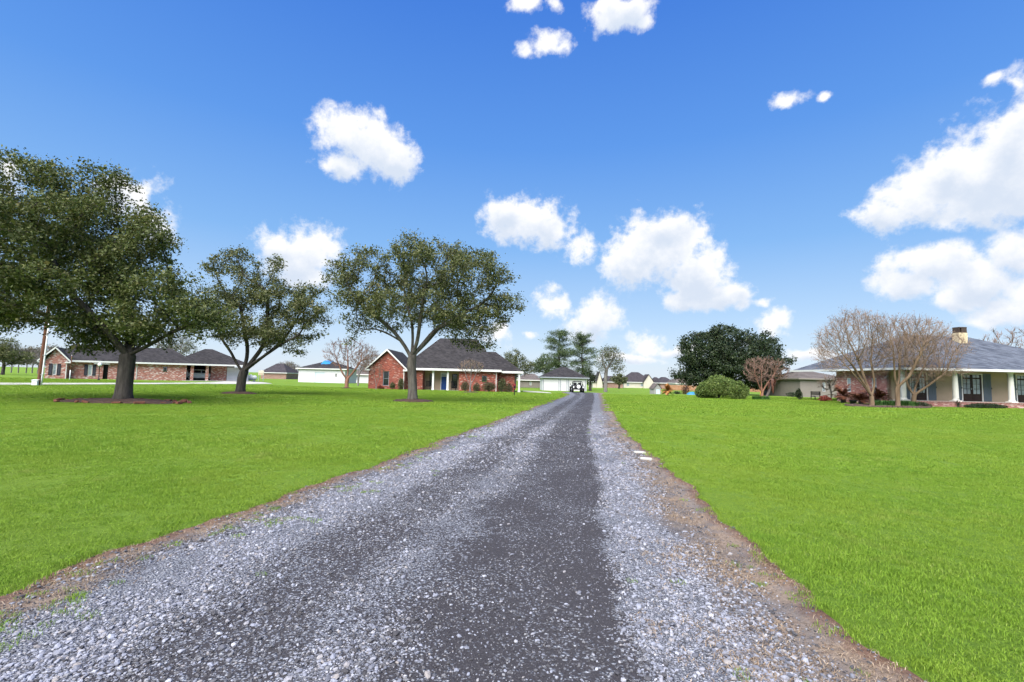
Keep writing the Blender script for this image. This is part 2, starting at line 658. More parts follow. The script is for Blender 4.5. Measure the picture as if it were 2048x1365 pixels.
M['fence_wood'] = plain('cedar_boards', (0.30, 0.155, 0.085), 0.85, 0.25, 1.5)
M['metal_white'] = plain('white_enamel', (0.74, 0.75, 0.74), 0.35, 0.04)
M['tarp_blue'] = plain('blue_tarp', (0.03, 0.19, 0.42), 0.5, 0.1)
M['siding_grey'] = plain('grey_siding', (0.30, 0.29, 0.28), 0.8, 0.1)
M['car_white'] = plain('white_car_paint', (0.75, 0.76, 0.77), 0.25, 0.02, 1.0, spec=0.5)
M['yellow'] = plain('faded_yellow', (0.55, 0.33, 0.05), 0.7, 0.1)
M['red'] = plain('dull_red', (0.22, 0.02, 0.025), 0.5, 0.1)
M['chrome'] = plain('bare_metal', (0.5, 0.5, 0.52), 0.35, 0.05, metal=0.9)
M['tail_red'] = plain('red_lens', (0.35, 0.02, 0.02), 0.25, 0.05)
M['globe'] = plain('frosted_globe', (0.85, 0.85, 0.82), 0.4, 0.02)
M['chimney'] = plain('weathered_stucco', (0.55, 0.45, 0.29), 0.9, 0.22, 2.5, bump=0.3)
M['chimney_cap'] = plain('rusty_cap', (0.065, 0.045, 0.034), 0.8, 0.3, 3)
M['curtain'] = plain('pale_curtain', (0.5, 0.5, 0.52), 0.9, 0.1, 4)
k = NT('window_glass')
k.base((0.012, 0.015, 0.02), 0.06); k.b.inputs['Specular IOR Level'].default_value = 0.7
M['glass'] = k.m
k = NT('pale_glass')
k.base(k.ramp(k.noise(1.5, 2), [(0.35, (0.20, 0.24, 0.28)), (0.65, (0.34, 0.39, 0.43))]), 0.08); k.b.inputs['Specular IOR Level'].default_value = 0.7
M['glass_pale'] = k.m
k = NT('clear_glass')
k.base((0.9, 0.93, 0.93), 0.02); k.b.inputs['Transmission Weight'].default_value = 1.0; k.b.inputs['IOR'].default_value = 1.05
M['clear'] = k.m
M['bark_oak'] = bark_mat('oak_bark', (0.022, 0.019, 0.016), (0.082, 0.070, 0.060))
M['bark_oak_pale'] = bark_mat('pale_oak_bark', (0.038, 0.033, 0.028), (0.14, 0.124, 0.106))
M['bark_crape'] = bark_mat('smooth_tan_bark', (0.095, 0.062, 0.036), (0.21, 0.145, 0.090), 3)
M['bark_crape_red'] = bark_mat('reddish_bark', (0.15, 0.065, 0.042), (0.27, 0.14, 0.095), 3)
M['bark_grey'] = bark_mat('grey_bark', (0.10, 0.09, 0.085), (0.22, 0.20, 0.185), 4)
M['bark_dark'] = bark_mat('dark_bark', (0.04, 0.032, 0.028), (0.10, 0.085, 0.075), 5)
M['twig_pink'] = plain('rosy_twigs', (0.185, 0.118, 0.092), 0.9, 0.3, 0.7)
M['twig_tan'] = plain('tan_twigs', (0.205, 0.142, 0.102), 0.9, 0.3, 0.7)
M['twig_grey'] = plain('grey_twigs', (0.20, 0.175, 0.165), 0.9, 0.25, 0.3)
M['leaf_oak'] = leaf_mat('oak_leaves', [(0.15, (0.031, 0.046, 0.011)), (0.45, (0.074, 0.097, 0.024)), (0.75, (0.126, 0.143, 0.040)), (0.97, (0.204, 0.167, 0.066))])
M['leaf_oak2'] = leaf_mat('grey_green_leaves', [(0.15, (0.038, 0.051, 0.018)), (0.45, (0.089, 0.106, 0.035)), (0.75, (0.144, 0.154, 0.057)), (0.97, (0.228, 0.190, 0.094))])
M['leaf_dark'] = leaf_mat('dark_leaves', [(0.2, (0.010, 0.020, 0.008)), (0.55, (0.022, 0.040, 0.015)), (0.9, (0.058, 0.072, 0.03))], 0.12)
M['leaf_olive'] = leaf_mat('olive_leaves', [(0.2, (0.055, 0.065, 0.028)), (0.6, (0.10, 0.115, 0.048)), (0.9, (0.155, 0.15, 0.075))])
M['leaf_pine'] = leaf_mat('pine_needles', [(0.2, (0.040, 0.072, 0.028)), (0.6, (0.085, 0.125, 0.050)), (0.9, (0.15, 0.17, 0.08))], 0.3)
M['leaf_shrub'] = leaf_mat('shrub_leaves', [(0.2, (0.050, 0.090, 0.018)), (0.55, (0.115, 0.170, 0.036)), (0.9, (0.21, 0.25, 0.070))], 0.25, 1.5)
M['leaf_green'] = leaf_mat('bright_leaves', [(0.2, (0.03, 0.09, 0.015)), (0.6, (0.06, 0.16, 0.03)), (0.9, (0.12, 0.22, 0.05))], 0.25, 2)
M['leaf_mixed'] = leaf_mat('winter_leaves', [(0.2, (0.05, 0.05, 0.026)), (0.55, (0.10, 0.095, 0.045)), (0.8, (0.16, 0.12, 0.075)), (0.95, (0.22, 0.16, 0.11))], 0.2, 2)
M['leaf_red'] = leaf_mat('red_leaves', [(0.2, (0.10, 0.02, 0.015)), (0.7, (0.22, 0.045, 0.03)), (0.95, (0.28, 0.09, 0.05))], 0.15, 2)
M['leaf_brown'] = leaf_mat('dead_brown_leaves', [(0.2, (0.055, 0.022, 0.014)), (0.7, (0.115, 0.045, 0.028)), (0.95, (0.18, 0.085, 0.055))], 0.15, 2)
M['frond_dead'] = leaf_mat('scorched_fronds', [(0.2, (0.045, 0.020, 0.013)), (0.6, (0.12, 0.042, 0.023)), (0.95, (0.20, 0.085, 0.042))], 0.12, 2)
M['frond_orange'] = leaf_mat('straw_orange_fronds', [(0.2, (0.24, 0.09, 0.025)), (0.6, (0.42, 0.19, 0.055)), (0.95, (0.55, 0.32, 0.11))], 0.15, 2)

# ================================================================== THE GROUND
_L = [ground_px(*c) for c in [(0, 1175), (102, 1144), (184, 1115), (294, 1076), (393, 1044), (496, 1011), (615, 974), (700, 940), (760, 925),
                              (860, 885), (950, 855), (1040, 823), (1115, 797), (1131, 790)]]
_Rr = [ground_px(*c) for c in [(1838, 1364), (1755, 1285), (1705, 1256), (1635, 1186), (1573, 1144), (1515, 1099), (1448, 1032), (1357, 950),
                               (1299, 900), (1270, 880), (1245, 850), (1222, 815), (1212, 797), (1208, 792)]]
ROAD_END = 76.0
LY = np.array([-60., -8.] + [p.y for p in _L] + [68., ROAD_END]); LX = np.array([-4.6, -4.1] + [p.x for p in _L] + [7.2, 8.0])
RY = np.array([-60., -8.] + [p.y for p in _Rr] + [70., ROAD_END]); RX = np.array([1.6, 2.0] + [p.x for p in _Rr] + [13.4, 13.6])


def wob(y, s):
    y = np.asarray(y, float)
    return 0.05 * np.sin(y * 2.3 + s) + 0.035 * np.sin(y * 5.1 + 2.2 * s) + 0.02 * np.sin(y * 11.7 + 4 * s)


_ty = np.arange(-60, 80, 0.1)


def _smooth(yk, xk):
    v = np.interp(_ty, yk, xk)
    kern = np.hanning(23); kern /= kern.sum()
    return np.convolve(np.pad(v, 11, 'edge'), kern, 'valid')


_tl, _tr = _smooth(LY, LX), _smooth(RY, RX)


def edge_l(y): return np.interp(y, _ty, _tl) + wob(y, 0.7) * np.clip(12 / np.maximum(np.abs(y), 6), 0.3, 1)
def edge_r(y): return np.interp(y, _ty, _tr) + wob(y, 2.9) * np.clip(12 / np.maximum(np.abs(y), 6), 0.3, 1)


# --- lawn soil sheet, conforming to the edges of the driveway and lowered under it
ys = [-400, -200, -100, -60, -40, -25, -15, -8, -4, -2]
y = -1.0
while y < 2500:
    ys.append(y)
    y += 0.14 if y < 14 else (0.3 if y < 24 else (1.0 if y < 90 else y * 0.08))
ys = np.array(ys)
off = np.array([0, 0.05, 0.12, 0.25, 0.5, 0.8, 1.2, 1.8, 2.6, 3.6, 5, 7, 9, 11.5, 14, 17, 20, 24, 28, 33, 38, 44, 52, 62, 75, 95, 130, 200, 340, 600, 1100, 2500.])
mid = np.linspace(0, 1, 14)[1:-1]
el, er = edge_l(ys), edge_r(ys)
cols = [el - o for o in off[::-1]] + [el + (er - el) * t for t in mid] + [er + o for o in off]
dips = [-0.035 if o == 0 else 0.0 for o in off[::-1]] + [-0.11] * len(mid) + [-0.035 if o == 0 else 0.0 for o in off]
gx_ = np.stack(cols, 1)
gy_ = np.repeat(ys[:, None], gx_.shape[1], 1)
gzz = terrain(gx_, gy_) + np.array(dips)[None, :] * ((ys > -50) & (ys < ROAD_END))[:, None]
gzz += 0.012 * np.sin(gx_ * 1.7 + 0.5 * gy_) * np.sin(gy_ * 1.3 - 0.4 * gx_) * (np.array(dips)[None, :] == 0)
nr, nc = gx_.shape
idx = np.arange(nr * nc).reshape(nr, nc)
fc = np.stack([idx[:-1, :-1], idx[:-1, 1:], idx[1:, 1:], idx[1:, :-1]], -1).reshape(-1, 4)
k = NT('lawn')
n_s = k.noise(26, 8, 0.75); n_m = k.noise(1.6, 5, 0.6); n_l = k.noise(0.10, 4, 0.55)
cG = k.ramp(n_s, [(0.30, (0.062, 0.124, 0.018)), (0.5, (0.121, 0.210, 0.024)), (0.72, (0.182, 0.280, 0.036))])
cG = k.mix(k.remap(n_m, 0.35, 0.7, 0.0, 0.4), cG, (0.147, 0.235, 0.026))
cG = k.mix(k.remap(n_l, 0.42, 0.66, 0.0, 0.5), cG, (0.169, 0.235, 0.034))
cG = k.mix(k.remap(k.noise(0.33, 6, 0.7), 0.56, 0.72, 0.0, 0.45), cG, (0.201, 0.217, 0.052))
cG = k.mix(k.remap(k.noise(0.22, 5, 0.6), 0.57, 0.70, 0.0, 0.35), cG, (0.076, 0.157, 0.024))
k.base(cG, 0.9)
k.b.inputs['Specular IOR Level'].default_value = 0.1
k.bump(k.math('ADD', n_s, k.math('MULTIPLY', n_m, 1.5)), 0.9, 0.06)
M['lawn'] = k.m
me = np_mesh('ground', np.stack([gx_, gy_, gzz], -1).reshape(-1, 3), fc, M['lawn'], True)
ground = link_mesh('ground', me)
tag(ground, 'broad mown green lawn on both sides of the driveway', kind='structure')


# --- the gravel driveway
def u_of(x, y):     # metres from the right edge, on a six metre wide section
    l, r = edge_l(y), edge_r(y)
    return (r - x) / (r - l) * 6.0


G_U = [0, .25, .5, .85, 1.40, 1.60, 2.8, 3.15, 3.4, 3.7, 4.3, 4.65, 5.3, 5.6, 6]
G_V = [0.02, .06, .5, .95, 1.0, .13, .20, .62, .68, .30, .36, .95, .95, .5, .05]
D_U = [0, .42, .9, 1.15, 5.3, 5.65, 6]
D_V = [1, 1, .4, 0, 0, .6, 1]


def lump(x, y, s, seed):
    r_ = np.random.default_rng(seed)
    v = 0
    for i in range(6):
        a = r_.uniform(0, 2 * PI); f_ = s * r_.uniform(0.6, 1.9); ph = r_.uniform(0, 6.3)
        v = v + np.sin((x * math.cos(a) + y * math.sin(a)) * f_ + ph)
    return v / 6


ry = [-50., -30, -15, -8, -4, -2]
y = -1.0
while y < ROAD_END - 0.3:
    ry.append(y)
    y += 0.06 if y < 7 else (0.14 if y < 18 else 0.5)
ry = np.array(ry + [ROAD_END])
tt = np.concatenate([[-0.035, -0.012], np.linspace(0, 1, 90), [1.012, 1.035]])
rl, rr = edge_l(ry), edge_r(ry)
rx = rl[:, None] + (rr - rl)[:, None] * tt[None, :]
ryy = np.repeat(ry[:, None], len(tt), 1)
ru = (1 - tt)[None, :] * 6.0 + 0 * rx
prof = np.interp(ru, [0, 0.3, 0.9, 1.4, 2.1, 2.9, 3.3, 3.9, 4.8, 5.5, 6], [-0.03, -0.045, -0.02, -0.015, -0.05, -0.012, -0.01, -0.035, -0.012, -0.03, -0.03])
rz = terrain(rx, ryy) + prof + 0.012 * lump(rx, ryy, 3.0, 3) + 0.006 * lump(rx, ryy, 11.0, 4)
rz += np.where((tt < 0) | (tt > 1), -0.05, 0)[None, :]
nr, nc = rx.shape
idx = np.arange(nr * nc).reshape(nr, nc)
fc = np.stack([idx[:-1, :-1], idx[:-1, 1:], idx[1:, 1:], idx[1:, :-1]], -1).reshape(-1, 4)

k = NT('gravel_road')
uvn = k.n('ShaderNodeUVMap'); uvn.uv_map = 'lane'
sp = k.n('ShaderNodeSeparateXYZ'); k.l(uvn.outputs[0], sp.inputs[0])
wobn = k.noise(1.3, 4, 0.6)
u6 = k.math('ADD', k.math('DIVIDE', sp.outputs[0], 6.0), k.math('MULTIPLY', k.math('SUBTRACT', wobn, 0.5), 0.10))
g = k.ramp(u6, [(a / 6, (b, b, b)) for a, b in zip(G_U, G_V)])
d = k.ramp(u6, [(a / 6, (b, b, b)) for a, b in zip(D_U, D_V)])
pt = k.noise(0.9, 5, 0.65)
vo = k.n('ShaderNodeTexVoronoi'); vo.inputs['Scale'].default_value = 60.0
k.l(k.coord(), vo.inputs['Vector'])
vb = k.n('ShaderNodeTexVoronoi'); vb.inputs['Scale'].default_value = 17.0
k.l(k.coord(), vb.inputs['Vector'])
sx = k.n('ShaderNodeSeparateColor'); k.l(vo.outputs['Color'], sx.inputs[0])
stone = k.ramp(sx.outputs[0], [(0.0, (0.12, 0.126, 0.148)), (0.5, (0.215, 0.226, 0.260)), (0.85, (0.30, 0.315, 0.355)), (1.0, (0.42, 0.43, 0.45))])
dst = k.remap(vo.outputs['Distance'], 0.25, 0.75, 1.0, 0.0)
stone = k.mix(k.remap(dst, 0, 1, 0.35, 1.0), (0.07, 0.07, 0.08), stone)
fines = k.ramp(k.noise(60, 6, 0.7), [(0.3, (0.024, 0.022, 0.025)), (0.7, (0.052, 0.048, 0.053))])
gsel = k.math('ADD', g, k.math('MULTIPLY', k.math('SUBTRACT', pt, 0.5), 1.3))
gmask = k.remap(k.math('ADD', gsel, k.math('MULTIPLY', k.math('SUBTRACT', sx.outputs[1], 0.5), 0.9)), 0.40, 0.62)
road = k.mix(gmask, fines, stone)
dirtn = k.noise(3.0, 7, 0.7)
dirt = k.ramp(dirtn, [(0.30, (0.070, 0.050, 0.040)), (0.5, (0.145, 0.122, 0.110)), (0.70, (0.19, 0.16, 0.138))])
straw = k.ramp(k.noise(45, 5, 0.7), [(0.35, (0.13, 0.088, 0.064)), (0.65, (0.27, 0.21, 0.155))])
dirt = k.mix(k.remap(k.noise(1.8, 4, 0.6), 0.42, 0.6), dirt, straw)
dsel = k.remap(k.math('ADD', d, k.math('MULTIPLY', k.math('SUBTRACT', k.noise(2.6, 6, 0.7), 0.5), 1.4)), 0.35, 0.75)
road = k.mix(dsel, road, dirt)
rim = k.ramp(k.math('ADD', k.math('DIVIDE', sp.outputs[0], 6.0), k.math('MULTIPLY', k.math('SUBTRACT', k.noise(4.0, 5, 0.7), 0.5), 0.05)), [(0.0, (1, 1, 1)), (0.012, (0.8, 0.8, 0.8)), (0.03, (0, 0, 0)), (0.965, (0, 0, 0)), (0.985, (0.8, 0.8, 0.8)), (1.0, (1, 1, 1))])
road = k.mix(k.math('MULTIPLY', rim, 0.8), road, k.ramp(k.noise(40, 5, 0.7), [(0.35, (0.060, 0.026, 0.016)), (0.65, (0.165, 0.080, 0.050))]))
k.base(road, 0.92)
hgt = k.math('ADD', k.math('MULTIPLY', dst, gmask), k.math('MULTIPLY', k.noise(60, 5, 0.7), 0.6))
k.bump(hgt, 0.9, 0.02)
M['road'] = k.m
me = np_mesh('driveway', np.stack([rx, ryy, rz], -1).reshape(-1, 3), fc, M['road'], True)
uvl = me.uv_layers.new(name='lane')
li = np.empty(len(me.loops), np.int32); me.loops.foreach_get('vertex_index', li)
uvl.data.foreach_set('uv', np.stack([ru.ravel()[li], ryy.ravel()[li]], 1).astype(np.float32).ravel())
driveway = link_mesh('driveway', me)
tag(driveway, 'long gravel driveway with darker wheel tracks', kind='structure')


def road_z(x, y):
    u = u_of(x, y)
    p_ = np.interp(u, [0, 0.3, 0.9, 1.4, 2.1, 2.9, 3.3, 3.9, 4.8, 5.5, 6], [-0.03, -0.045, -0.02, -0.015, -0.05, -0.012, -0.01, -0.035, -0.012, -0.03, -0.03])
    return terrain(x, y) + p_ + 0.012 * lump(x, y, 3.0, 3) + 0.006 * lump(x, y, 11.0, 4)


# --- scattering (one mass each: gravel, blades, straw)
def source(name, meshes):
    c = bpy.data.collections.new(name)          # kept out of the scene: shapes to scatter only
    for i, me in enumerate(meshes):
        c.objects.link(bpy.data.objects.new('%s_%02d' % (name, i), me))
    return c


def scatter(name, pts, rot, scl, pick, coll):
    me = bpy.data.meshes.new(name)
    me.vertices.add(len(pts)); me.vertices.foreach_set('co', pts.astype(np.float32).ravel())
    a = me.attributes.new('rot', 'FLOAT_VECTOR', 'POINT'); a.data.foreach_set('vector', rot.astype(np.float32).ravel())
    a = me.attributes.new('scl', 'FLOAT_VECTOR', 'POINT'); a.data.foreach_set('vector', scl.astype(np.float32).ravel())
    a = me.attributes.new('pick', 'INT', 'POINT'); a.data.foreach_set('value', pick.astype(np.int32))
    o = link_mesh(name, me)
    ng = bpy.data.node_groups.new(name, 'GeometryNodeTree')
    ng.interface.new_socket('Geometry', in_out='INPUT', socket_type='NodeSocketGeometry')
    ng.interface.new_socket('Geometry', in_out='OUTPUT', socket_type='NodeSocketGeometry')
    N = ng.nodes.new
    gi, go = N('NodeGroupInput'), N('NodeGroupOutput')
    ip = N('GeometryNodeInstanceOnPoints')
    ci = N('GeometryNodeCollectionInfo')
    ci.inputs['Collection'].default_value = coll
    ci.inputs['Separate Children'].default_value = True
    ci.inputs['Reset Children'].default_value = True

    def na(n, t):
        x = N('GeometryNodeInputNamedAttribute'); x.data_type = t; x.inputs['Name'].default_value = n
        return x.outputs[0]
    e2r = N('FunctionNodeEulerToRotation')
    L = ng.links.new
    L(gi.outputs[0], ip.inputs['Points']); L(ci.outputs[0], ip.inputs['Instance'])
    ip.inputs['Pick Instance'].default_value = True
    L(na('pick', 'INT'), ip.inputs['Instance Index'])
    L(na('rot', 'FLOAT_VECTOR'), e2r.inputs[0]); L(e2r.outputs[0], ip.inputs['Rotation'])
    L(na('scl', 'FLOAT_VECTOR'), ip.inputs['Scale'])
    L(ip.outputs[0], go.inputs[0])
    md = o.modifiers.new('scatter', 'NODES'); md.node_group = ng
    return o


def stone_mesh(i, mat):
    r_ = random.Random(100 + i)
    import bmesh
    bm = bmesh.new()
    bmesh.ops.create_icosphere(bm, subdivisions=1, radius=0.5)
    sx_, sy_, sz_ = r_.uniform(0.8, 1.3), r_.uniform(0.65, 1.0), r_.uniform(0.35, 0.65)
    for v in bm.verts:
        f_ = r_.uniform(0.72, 1.15)
        v.co = Vector((v.co.x * sx_ * f_, v.co.y * sy_ * f_, v.co.z * sz_ * f_))
    me = bpy.data.meshes.new('stone'); bm.to_mesh(me); bm.free()
    me.materials.append(M[mat])
    return me


for nm, st in (('stone', [(0.0, (0.094, 0.097, 0.116)), (0.35, (0.204, 0.211, 0.252)), (0.70, (0.303, 0.314, 0.369)), (0.82, (0.275, 0.248, 0.232)), (0.95, (0.363, 0.374, 0.423)), (1.0, (0.440, 0.440, 0.476))]),
               ('stone_dusty', [(0.0, (0.040, 0.038, 0.042)), (0.5, (0.075, 0.073, 0.080)), (0.85, (0.13, 0.128, 0.138)), (1.0, (0.24, 0.24, 0.25))])):
    k = NT('gravel_' + nm)
    oi = k.n('ShaderNodeObjectInfo')
    c = k.ramp(oi.outputs['Random'], st)
    c = k.mix(k.remap(k.noise(3, 5, 0.7), 0.35, 0.7, 0, 0.4), c, (0.07, 0.07, 0.075))
    k.base(c, 0.85)
    M[nm] = k.m
stones = source('stone_shape', [stone_mesh(i, 'stone' if i < 8 else 'stone_dusty') for i in range(12)])
N0 = 330000
yy = 1.9 * (26.0 / 1.9) ** rng.random(N0)
xx = edge_l(yy) + (edge_r(yy) - edge_l(yy)) * rng.random(N0)
uu_ = u_of(xx, yy)
cover = np.interp(uu_, G_U, G_V) * np.clip(0.92 + 1.5 * lump(xx * 1.6, yy * 0.6, 1.7, 9) + 0.9 * lump(xx, yy, 5.0, 19), 0.08, 1.3)
cover = np.clip(cover, 0.05, 1)
want = cover * np.clip((26 - yy) / 14, 0, 1)
keep = (rng.random(N0) < want) & (np.abs(xx) < 1.25 * yy + 1.2)
xx, yy, uu_ = xx[keep], yy[keep], uu_[keep]
sz = np.clip(rng.lognormal(math.log(0.0132), 0.50, len(xx)), 0.006, 0.052) * np.clip(yy / 7, 1.0, 1.8) * np.interp(uu_, [1.4, 1.7, 2.5, 3.0], [1, 0.78, 0.78, 1])
pts = np.stack([xx, yy, road_z(xx, yy) + sz * 0.12], 1)
rot = np.stack([rng.normal(0, 0.2, len(xx)), rng.normal(0, 0.25, len(xx)), rng.uniform(0, 6.28, len(xx))], 1)
dusty = rng.random(len(xx)) < np.interp(np.interp(uu_, G_U, G_V), [0.12, 0.35, 0.7, 0.95], [0.72, 0.55, 0.25, 0.08])
pick = np.where(dusty, rng.integers(8, 12, len(xx)), rng.integers(0, 8, len(xx)))
gravel = scatter('gravel', pts, rot, np.repeat(sz[:, None], 3, 1), pick, stones)
tag(gravel, 'loose pale grey gravel stones strewn over the driveway', 'gravel', kind='stuff')
print('stones', len(xx))


def tuft_mesh(i, n, rad, h0, h1, w, mat, l0=0.3, l1=1.5):
    r_ = np.random.default_rng(300 + i)
    a = r_.uniform(0, 2 * PI, n); d_ = rad * np.sqrt(r_.random(n))
    bx, by = d_ * np.cos(a), d_ * np.sin(a)
    h = r_.uniform(h0, h1, n); la = r_.uniform(0, 2 * PI, n); ln = h * r_.uniform(l0, l1, n)
    wa = r_.uniform(0, 2 * PI, n)
    wx, wy = np.cos(wa) * w / 2, np.sin(wa) * w / 2
    lx, ly = np.cos(la) * ln, np.sin(la) * ln
    z0 = np.full(n, -0.01)
    v = np.stack([
        np.stack([bx - wx, by - wy, z0], 1), np.stack([bx + wx, by + wy, z0], 1),
        np.stack([bx + wx * 0.8 + lx * 0.35, by + wy * 0.8 + ly * 0.35, h * 0.62], 1), np.stack([bx - wx * 0.8 + lx * 0.35, by - wy * 0.8 + ly * 0.35, h * 0.62], 1),
        np.stack([bx + lx, by + ly, h * 0.95], 1), np.stack([bx + lx * 1.02 + wx * .05, by + ly * 1.02 + wy * .05, h * 0.95], 1)], 1).reshape(-1, 3)
    b = np.arange(n)[:, None] * 6
    f_ = np.concatenate([b + np.array([0, 1, 2, 3]), b + np.array([3, 2, 5, 4])])
    me = np_mesh('tuft', v, f_, mat)
    return me


def blade_mat(name, stops, trans=0.3):
    k = NT(name)
    g = k.n('ShaderNodeNewGeometry'); oi = k.n('ShaderNodeObjectInfo')
    f_ = k.math('ADD', k.math('MULTIPLY', g.outputs['Random Per Island'], 0.55), k.math('MULTIPLY', oi.outputs['Random'], 0.45))
    c = k.ramp(f_, stops)
    wn_ = k.noise(0.35, 4, 0.6, g.outputs['Position'])
    c = k.mix(k.remap(wn_, 0.4, 0.68, 0, 0.55), c, (0.236, 0.317, 0.039))
    c = k.mix(k.remap(k.noise(0.9, 5, 0.7, g.outputs['Position']), 0.55, 0.72, 0, 0.5), c, (0.289, 0.317, 0.083))
    c = k.mix(k.remap(k.noise(0.6, 4, 0.6, g.outputs['Position']), 0.56, 0.70, 0, 0.4), c, (0.116, 0.240, 0.030))
    k.base(c, 0.6)
    k.b.inputs['Specular IOR Level'].default_value = 0.12
    k.translucent(c, trans)
    return k.m


M['blade'] = blade_mat('grass_blades', [(0.05, (0.109, 0.201, 0.025)), (0.45, (0.175, 0.295, 0.029)), (0.8, (0.229, 0.350, 0.040)), (0.97, (0.309, 0.354, 0.101))])
k = NT('dry_straw')
c = k.ramp(k.n('ShaderNodeNewGeometry').outputs['Random Per Island'], [(0.0, (0.085, 0.048, 0.032)), (0.5, (0.22, 0.155, 0.10)), (1.0, (0.36, 0.28, 0.20))])
k.base(c, 0.8); M['straw'] = k.m
near_t = source('near_tuft', [tuft_mesh(i, 36, 0.08, 0.013, 0.030, 0.004, M['blade']) for i in range(4)])
mid_t = source('mid_tuft', [tuft_mesh(10 + i, 46, 0.16, 0.014, 0.034, 0.008, M['blade']) for i in range(4)])
far_t = source('far_tuft', [tuft_mesh(20 + i, 60, 0.42, 0.025, 0.060, 0.024, M['blade']) for i in range(4)])
straw_t = source('straw_wisp', [tuft_mesh(40 + i, 11, 0.06, 0.004, 0.012, 0.0045, M['straw'], 3, 7) for i in range(3)])

BEDS = []       # circles and boxes where no grass grows, filled below


def lawn_points(y0, y1, dens, power=0.0, margin=2.0):
    yb = np.arange(y0, y1, 0.5)
    out = []
    for a in yb:
        w = 1.12 * (a + 0.5) + margin
        n = int(2 * w * 0.5 * dens * (y0 / a) ** power)
        if n < 1: continue
        x = rng.uniform(-w, w, n); y_ = rng.uniform(a, a + 0.5, n)
        fr = rng.exponential(0.035, n) - 0.02
        ok = (x < edge_l(y_) - 0.02 + fr) | (x > edge_r(y_) + 0.02 - fr)
        for (bx, by, br) in BEDS:
            ok &= (x - bx) ** 2 + (y_ - by) ** 2 > br * br
        out.append(np.stack([x[ok], y_[ok]], 1))
    return np.concatenate(out)


def grass(name, label, xy, coll, s0, s1):
    n = len(xy)
    z = terrain(xy[:, 0], xy[:, 1])
    pts = np.stack([xy[:, 0], xy[:, 1], z], 1)
    hv = np.clip(1.0 + 0.2 * lump(xy[:, 0], xy[:, 1], 2.6, 31) + 0.25 * lump(xy[:, 0], xy[:, 1], 0.9, 33), 0.6, 1.5)
    s = rng.uniform(s0, s1, n)
    o = scatter(name, pts, np.stack([np.zeros(n), np.zeros(n), rng.uniform(0, 6.28, n)], 1), np.stack([s, s, s * hv], 1), rng.integers(0, 4, n), coll)
    tag(o, label, 'grass', kind='stuff')
    return o


for (px, D_, r_) in ((245, 23.5, 0.9), (480, 35, 1.2), (825, 30, 1.15)):
    p = foot(px, D_)
    BEDS.append((p.x, p.y, r_))
grass('lawn_grass', 'short green grass blades of the lawn nearest the camera', lawn_points(1.4, 9, 330, 0.35, 1.6), near_t, 0.8, 1.2)
grass('lawn_grass', 'short green grass blades of the middle lawn', lawn_points(9, 24, 64, 0.5), mid_t, 0.8, 1.25)
grass('lawn_grass', 'short green grass of the lawn around the trees', lawn_points(24, 62, 7.5, 0.6, 0.5), far_t, 0.8, 1.3)

# edge fringe, dry straw and little weeds on the shoulders
N1 = 60000
yy = 1.9 * (20.0 / 1.9) ** rng.random(N1)
xx = edge_l(yy) + (edge_r(yy) - edge_l(yy)) * rng.random(N1)
uu_ = u_of(xx, yy)
pr = np.interp(uu_, [0, 0.2, 0.45, 0.85, 1.2, 1.5, 5.0, 5.4, 5.7, 6], [0.5, 0.25, 0.8, 0.55, 0.12, 0, 0, 0.15, 0.45, 0.45]) * np.clip(0.55 + 1.2 * lump(xx, yy, 2.4, 51), 0, 1)
ok = rng.random(N1) < pr * 0.5
xx, yy = xx[ok], yy[ok]
n = len(xx)
o = scatter('dry_straw', np.stack([xx, yy, road_z(xx, yy) + 0.006], 1), np.stack([np.zeros(n), np.zeros(n), rng.uniform(0, 6.28, n)], 1),
            np.repeat(rng.uniform(0.7, 1.4, n)[:, None], 3, 1), rng.integers(0, 3, n), straw_t)
tag(o, 'dry brown straw lying along both shoulders of the driveway', 'straw', kind='stuff')
N2 = 9000
yy = 1.9 * (24.0 / 1.9) ** rng.random(N2)
xx = edge_l(yy) + (edge_r(yy) - edge_l(yy)) * rng.random(N2)
uu_ = u_of(xx, yy)
pr = np.interp(uu_, [0, 0.25, 1.0, 1.5, 1.7, 4.3, 5.0, 5.5, 6], [0.6, 0.16, 0.10, 0.05, 0, 0, 0.2, 0.6, 0.7]) * np.clip(-0.25 + 2.2 * lump(xx, yy, 3.3, 61), 0, 1)
ok = rng.random(N2) < pr
xx, yy = xx[ok], yy[ok]
n = len(xx)
o = scatter('weed_tufts', np.stack([xx, yy, road_z(xx, yy) + 0.006], 1), np.stack([np.zeros(n), np.zeros(n), rng.uniform(0, 6.28, n)], 1),
            np.repeat(rng.uniform(0.5, 1.0, n)[:, None], 3, 1), rng.integers(0, 4, n), near_t)
tag(o, 'small green weeds growing through the gravel shoulders', 'weeds', kind='stuff')


